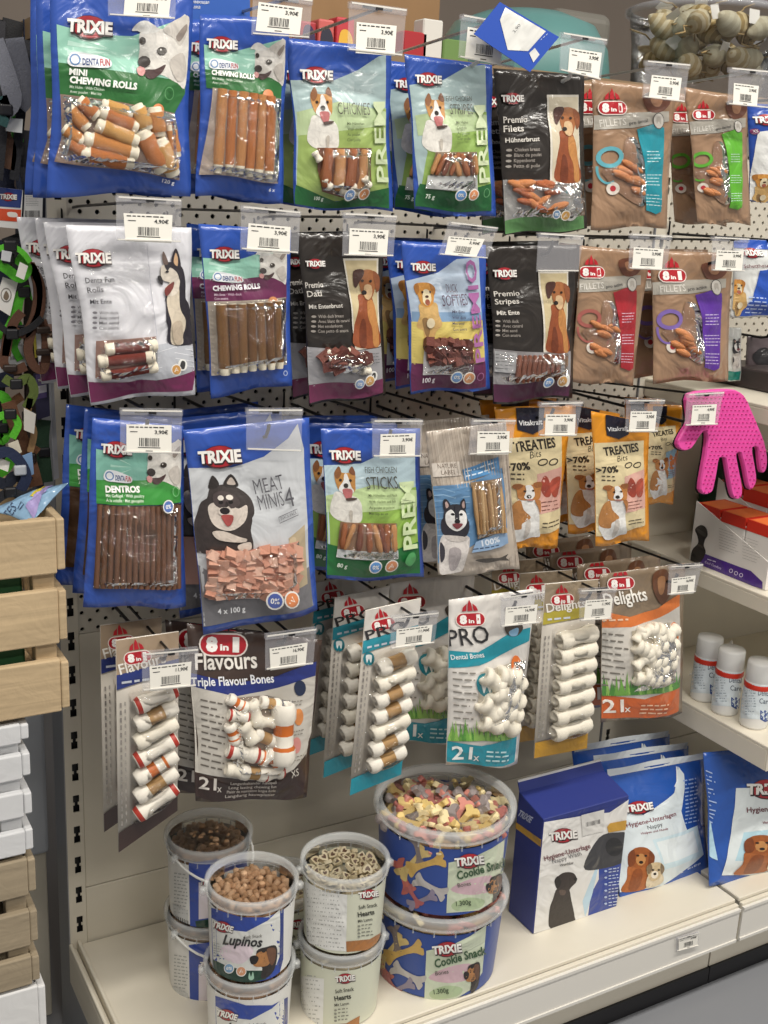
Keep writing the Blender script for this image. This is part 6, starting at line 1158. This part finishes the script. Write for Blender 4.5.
def crate(label, xr, yf, rows, mt, w_=.40, d=.21, ends=None):
    """rows: (top z, bottom z) of each front slat; battens inside the corners"""
    z0 = rows[-1][1]; z1 = rows[0][0]; t = thing('wooden_crate', label, 'crate', (xr-w_/2, yf+d/2, z0)); rr = random.Random(label)
    def B(nm, a_, b_): m = MB(); m.box(a_, b_, mt); o = m.build(nm, t); bevel(o, .0018, 2); return o
    for zt, zb_ in rows:
        j = lambda: rr.uniform(-.0015, .0015)
        B('slat', (-w_/2+j(), -d/2, zb_-z0), (w_/2-.009, -d/2+.010, zt-z0+j())); B('slat', (-w_/2, d/2-.010, zb_-z0), (w_/2-.009, d/2, zt-z0))
        B('end_slat', (w_/2-.009, -d/2+j(), zb_-z0+.004), (w_/2, d/2, zt-z0-.002+j())); B('end_slat', (-w_/2-.009, -d/2, zb_-z0), (-w_/2, d/2, zt-z0))
    for sx in (-w_/2+.001, w_/2-.034):
        for sy in (-d/2+.0105, d/2-.030): B('corner_batten', (sx, sy, .002), (sx+.024, sy+.019, z1-z0-.006))
    for k in range(3): B('bottom_slat', (-w_/2, -d/2+.012+k*.065, .0), (w_/2-.010, -d/2+.012+k*.065+.055, .009))
    return t
CY = -.26
zz = lambda py, px=30: float(at(px, py, 1, CY)[2]); xx = lambda px, py: float(at(px, py, 1, CY)[0])
crate('natural pine crate on top of the crate stack, holding dark goods', xx(67, 610), CY, [(zz(520), zz(577)), (zz(594), zz(648)), (zz(664), zz(717))], wood('c6ae8a'), .40, .21)
crate('white painted crate under the pine crate', xx(31, 780), CY, [(zz(722), zz(742)), (zz(752), zz(778)), (zz(791), zz(816)), (zz(829), zz(853))], mat('cfd0d2', .6, .06, .03, 0, 30.), .36, .20)
crate('weathered grey wooden crate, third of the stack', xx(37, 900), CY, [(zz(858), zz(895)), (zz(912), zz(946)), (zz(956), zz(985))], wood('a3947c'), .37, .20)
crate('white painted crate at the bottom of the stack', xx(46, 1000), CY, [(zz(988), zz(1040)), (zz(1050), zz(1085)), (zz(1095), .001)], mat('d8d8d8', .6, .06, .03, 0, 30.), .38, .20)
for i, (px, c1) in enumerate(((12, '2c5a34'), (34, '1a1a1e'), (-8, '1c2430'))):
    p = at(px, 690, 1, -.17); m = MB(); m.box((-.05, 0, 0), (.05, .03, .17), mat(c1, .6, .1, .2)); bevel(tag(m.build('dark_pack', None, False, (xx(67, 610)-.092-.105*i, -.235, zz(717)+.012)), ('dark green pack inside the pine crate', 'black pack inside the pine crate', 'blue black pack inside the pine crate')[i], 'pack'), .003, 1)
def strap(px, wd, mt, Y, name='strap', parent=None, th=.0016, root=None):
    P = [at(x, y, 1, Y+dy)-root for x, y, dy in [(p+(0.,))[:3] if len(p) == 2 else p for p in px]]
    Q = []
    for i in range(len(P)-1):
        a_, b_, c_, d_ = P[max(i-1, 0)], P[i], P[i+1], P[min(i+2, len(P)-1)]
        for k in range(5): t = k/5; Q.append(.5*((2*b_)+(c_-a_)*t+(2*a_-5*b_+4*c_-d_)*t*t+(3*b_-a_-3*c_+d_)*t**3))
    Q.append(P[-1]); v = []; f = []
    for i, p in enumerate(Q):
        t = Q[min(i+1, len(Q)-1)]-Q[max(i-1, 0)]; t /= np.linalg.norm(t)+1e-9; s1 = np.cross(t, [0, 1., 0]); s1 /= np.linalg.norm(s1)+1e-9; n1 = np.array([0, 1., 0])
        v += [p+s1*wd/2-n1*th, p-s1*wd/2-n1*th, p-s1*wd/2+n1*th, p+s1*wd/2+n1*th]
        if i: k = 4*i; f += [(k-4+j, k-4+(j+1) % 4, k+(j+1) % 4, k+j) for j in range(4)]
    f += [(0, 1, 2, 3), (len(v)-1, len(v)-2, len(v)-3, len(v)-4)]
    return obj(name, mesh(name, v, f, mt), parent)
def web(h): return mat(h, .75, .15, .2, 0, 300.)
def card_at(name, label, q, Y, h, cat='card', art=None, K=(0, 0, 1.), group=None):
    c = [at(x, y, 1, Y) for x, y in q]; s_ = Quad(c, root=(c[2]+c[3])/2); t = thing(name, label, cat, s_.root, group); f_ = s_.M(np.array([0, 1, 1, 0.]), np.array([0, 0, 1, 1.]), 0.); b_ = s_.M(np.array([0, 1, 1, 0.]), np.array([0, 0, 1, 1.]), -.0012)
    m = MB(); m.add(list(f_)+list(b_), [(0, 1, 2, 3), (7, 6, 5, 4), (0, 4, 5, 1), (1, 5, 6, 2), (2, 6, 7, 3), (3, 7, 4, 0)], mat(h, .45)); m.build('card', t)
    if art: a = Art(s_, K, .00006, .0003); art(a); a.build(t)
    return t
KL = (0, 180, 4.65)
def art1(a): a.poly([(-40, 30), (105, 40), (95, 130), (-40, 120)], '2a3c7c'); a.poly([(-40, 130), (98, 138), (96, 195), (-40, 185)], 'd8502c'); a.blob([(35, 150), (75, 152), (78, 172), (40, 170)], 'f0e8e0'); a.logo(38, 78, 80, .05)
card_at('collar_card', 'orange and white branded card hanging at the left edge', [(-12, 186), (23, 190), (21, 229), (-12, 226)], -.10, 'e2e2e0', 'card', art1, KL)
def art2(a): a.greek(120, 60, 180, 8, 8, 2, '6a6a6c', 0, 8, 20); [a.line([(118+i*4.6, 142), (118+i*4.6, 172)], random.choice((1.5, 2.6)), '2a2a2c') for i in range(15)]; a.greek(112, 195, 150, 3, 9, 2, '6a6a6c')
card_at('barcode_card', 'white barcode card beside the orange card at the left', [(25, 188), (43, 190), (42, 231), (23, 229)], -.095, 'e4e4e2', 'card', art2, KL)
card_at('product_card', 'navy product card behind the white barcode card', [(23, 182), (46, 184), (45, 238), (20, 236)], -.085, '20263c')
def art3(a): a.ell(28, 535, 26, 34, '8a8680'); a.ell(28, 535, 21, 28, 'e2dfda'); a.blob([(15, 545), (28, 515), (42, 540), (30, 560)], '7a6a58')
card_at('collar_card', 'white tag with round emblem among the green collars', [(3, 277), (18, 282), (10, 316), (-6, 306)], -.13, 'e4e2de', 'card', art3, KL)
def art4(a): a.greek(20, 740, 100, 6, 14, 3, '8a8a8c', -.2, 10, 30); [a.line([(50+i*4, 820-i*.8), (50+i*4, 838-i*.8)], random.choice((1.5, 2.6)), '4a4a4c') for i in range(12)]
card_at('barcode_card', 'pale grey barcode tag beneath the brown harness', [(-6, 338), (21, 330), (27, 366), (-4, 374)], -.12, 'c9cbce', 'card', art4, KL)
def art5(a): a.poly([(166, 905), (215, 895), (218, 1010), (168, 1020)], '5a4a80'); a.poly([(168, 960), (216, 950), (217, 985), (169, 995)], 'd4d0da'); a.logo(192, 930, 34, -.1)
card_at('product_card', 'purple and white product card hanging below the harness', [(33, 374), (48, 370), (50, 416), (37, 420)], -.11, '2c2a44', 'card', art5, KL)
card_at('product_card', 'yellow and white product card behind the brown harness', [(32, 318), (41, 316), (42, 356), (35, 358)], -.095, 'd8c850')
card_at('divider_card', 'narrow white divider edge left of the slotted post', [(46, 300), (49, 300), (59, 478), (54, 480)], -.05, 'e0e2e8', 'divider')
card_at('price_card', 'small white price card on the left edge, upper part', [(5, 118), (23, 119), (22, 133), (6, 131)], -.12, 'e2e4e4')
for i, (q, c1, lb_) in enumerate(([[(-6, 40), (9, 42), (12, 95), (2, 112), (-6, 105)], '6c6e78', 'grey woven lead hanging at the upper left edge'], [[(14, 38), (26, 40), (25, 90), (18, 106), (12, 80)], '60626c', 'second grey woven lead at the upper left'])):
    c0 = at(q[0][0], q[0][1], 1, -.13); t = thing('dog_lead', lb_, 'lead', c0); strap([q[0], q[2], q[3]], .020, web(c1), -.13+i*.012, 'strap', t, root=c0); strap([q[1], (q[1][0]-3, 90), (q[3][0]-4, 180)], .010, web('1f2026'), -.115+i*.01, 'handle_loop', t, root=c0)
def collar(label, pts, col, Y, wd=.018, buckle=None, bcol='1c1c20'):
    c0 = at(pts[0][0], pts[0][1], 1, Y); t = thing('dog_collar', label, 'collar', c0, None); strap(pts, wd, web(col), Y, 'strap', t, root=c0)
    if buckle:
        p = at(buckle[0], buckle[1], 1, Y)-c0; m = MB(); m.box((p[0]-.007, p[1]-.004, p[2]-.006), (p[0]+.007, p[1]+.002, p[2]+.006), mat(bcol, .4)); bevel(m.build('buckle', t), .002, 2)
    return t
G1 = '4fae26'
collar('bright green dog collar, uppermost of the green ones', [(-4, 262), (8, 270), (20, 278), (27, 268), (16, 258)], G1, -.14, .011, (8, 258)); collar('bright green dog collar looping down beside the white emblem tag', [(-4, 335), (8, 330), (16, 312), (20, 296), (30, 290), (36, 298)], G1, -.125, .011, (24, 292))
collar('bright green collar hanging at the left edge below the harness', [(-4, 395), (6, 400), (8, 425), (2, 440), (-6, 430)], G1, -.12, .012, (2, 428)); collar('thin green strap crossing behind the pale packaging', [(16, 448), (12, 458), (4, 470), (-4, 474)], G1, -.11, .012); collar('green strap at the upper left edge', [(20, 108), (17, 125), (18, 142)], '4aa83a', -.10, .012)
BR = '5a3a2a'
c0 = at(30, 262, 1, -.135); t = thing('dog_harness', 'brown webbing harness hanging in loops at the left', 'harness', c0)
for pts in ([(26, 262), (34, 272), (38, 292), (34, 318), (24, 334), (10, 330), (6, 345), (4, 364), (14, 370), (26, 366)], [(30, 264), (40, 285), (40, 310), (32, 330), (28, 350), (34, 366), (44, 368), (46, 340), (42, 320)], [(22, 312), (14, 322), (8, 340), (6, 356)]): strap(pts, .010, web(BR), -.135, 'strap', t, root=c0)
for x, y in ((43, 330), (43, 352), (10, 368)): p = at(x, y, 1, -.14)-c0; m = MB(); m.box((p[0]-.008, p[1]-.004, p[2]-.004), (p[0]+.008, p[1]+.002, p[2]+.004), mat('2a1e18', .4)); bevel(m.build('buckle', t), .002, 2)
collar('brown braided leather lead hanging over the crate', [(8, 402), (14, 420), (24, 446), (32, 470), (36, 486)], '6a4630', -.13, .016, (30, 458), '2a1e18'); collar('brown rope lead looped behind the crate', [(22, 396), (12, 404), (10, 420), (22, 440), (38, 452)], '7a5236', -.115, .010); collar('dark green nylon lead hanging beside the purple card', [(44, 420), (42, 440), (44, 462), (46, 482)], '24402c', -.10, .016, (44, 452)); collar('black nylon collar behind the green collars', [(10, 236), (16, 250), (22, 262), (16, 290)], '17181c', -.09, .02)
collar('navy collar curled on the crate rim', [(-6, 455), (8, 452), (20, 462), (26, 478), (18, 494)], '1f2a48', -.16, .012, (20, 470), 'b8bcc4'); collar('dark navy collar sunk into the crate', [(-6, 480), (6, 484), (16, 476), (30, 482)], '1a2030', -.15, .013); collar('navy lead hanging above the branded cards', [(4, 140), (8, 165), (6, 186), (14, 200)], '1c2238', -.08, .018); collar('brown leather collar at the upper left edge', [(0, 135), (6, 150), (4, 168)], '5c4030', -.105, .022)
for lb_, pts, c_, Y_, w_ in (('slim lime collar loop above the emblem tag', [(-4, 250), (10, 246), (22, 252), (30, 262)], '5cc030', -.15, .006), ('lime strap end hanging below the emblem tag', [(14, 316), (20, 330), (14, 346), (20, 360)], '48a828', -.12, .008),
  ('black braided lead crossing the pale barcode tag', [(-4, 322), (12, 334), (30, 328), (42, 318)], '1a1a1e', -.14, .007), ('navy collar loop under the barcode card', [(22, 240), (32, 250), (40, 262), (44, 286)], '222c50', -.12, .009), ('grey reflective lead beside the brown harness', [(48, 250), (50, 290), (46, 330), (50, 368)], '7c8088', -.07, .008),
  ('olive collar loop left of the purple card', [(4, 378), (16, 384), (28, 378), (34, 392), (26, 408)], '5a6a30', -.14, .010), ('tan rope lead end over the crate rim', [(30, 398), (28, 416), (34, 432), (30, 452)], '9a7a54', -.14, .007), ('lime clip strap near the crate rim', [(-4, 418), (10, 414), (18, 424), (12, 438)], '58b82c', -.15, .008), ('black collar lying on the crate rim', [(-4, 500), (10, 492), (24, 496), (38, 490)], '1c1c22', -.17, .010), ('dark teal strap left of the white price card', [(2, 96), (6, 110), (2, 126)], '244a4a', -.13, .010)):
    collar(lb_, pts, c_, Y_, w_, pts[1])
for lb_, q_, c_ in (('tiny white swing tag on the lime strap', [(20, 262), (28, 266), (24, 280), (16, 276)], 'e6e4de'), ('white oval tag beside the rope lead', [(24, 408), (36, 414), (34, 434), (24, 430)], 'd6d2ca'), ('small grey tag over the black straps', [(2, 250), (12, 252), (10, 262), (1, 260)], 'c6c8cc'), ('cream tag above the navy collar', [(8, 444), (18, 440), (22, 452), (12, 458)], 'dcd4c0'), ('light blue tag under the tan rope lead', [(22, 456), (32, 452), (34, 474), (26, 478)], '7fa0c8'), ('white bone shaped tag on the navy collar', [(0, 458), (10, 462), (8, 472), (-2, 468)], 'e8e6e0')):
    card_at('swing_tag', lb_, q_, -.155, c_, 'tag')
# many dark straps further back on the same hooks
for i in range(16):
    x = random.uniform(-8, 44); y = random.choice((20, 60, 130, 240, 260, 380)); L = random.uniform(70, 150); collar(('black', 'navy', 'charcoal', 'dark brown')[i % 4]+' strap number hanging in the dark behind the collars'.replace(' number', ''), [(x, y), (x+random.uniform(-6, 6), y+L*.4), (x+random.uniform(-8, 8), y+L)], ('141418', '1a2238', '26262c', '2e221c')[i % 4], random.uniform(.0, .09), random.uniform(.014, .026))['group'] = 'dark straps at the left'
r, a = pack('snack_pouch', 'pale blue and lilac pouch with yellow patch sticking out of the pine crate', (0, 380, 5.69), [(-60, 740), (255, 605), (385, 585), (170, 815)], '8fb4d4', .006, 'soft', (-.17, -.215), 'pouch')
a.poly([(180, 690), (280, 600), (250, 660), (210, 700)], 'd8c23a'); a.poly([(150, 740), (300, 620), (350, 592), (190, 790)], 'a99ad0'); a.text('TES', 20, 790, 95, 745, 40, '3a4a6a', 0); a.line([(100, 745), (125, 715), (140, 730), (110, 750)], 5, '3a4a6a'); a.build(r)
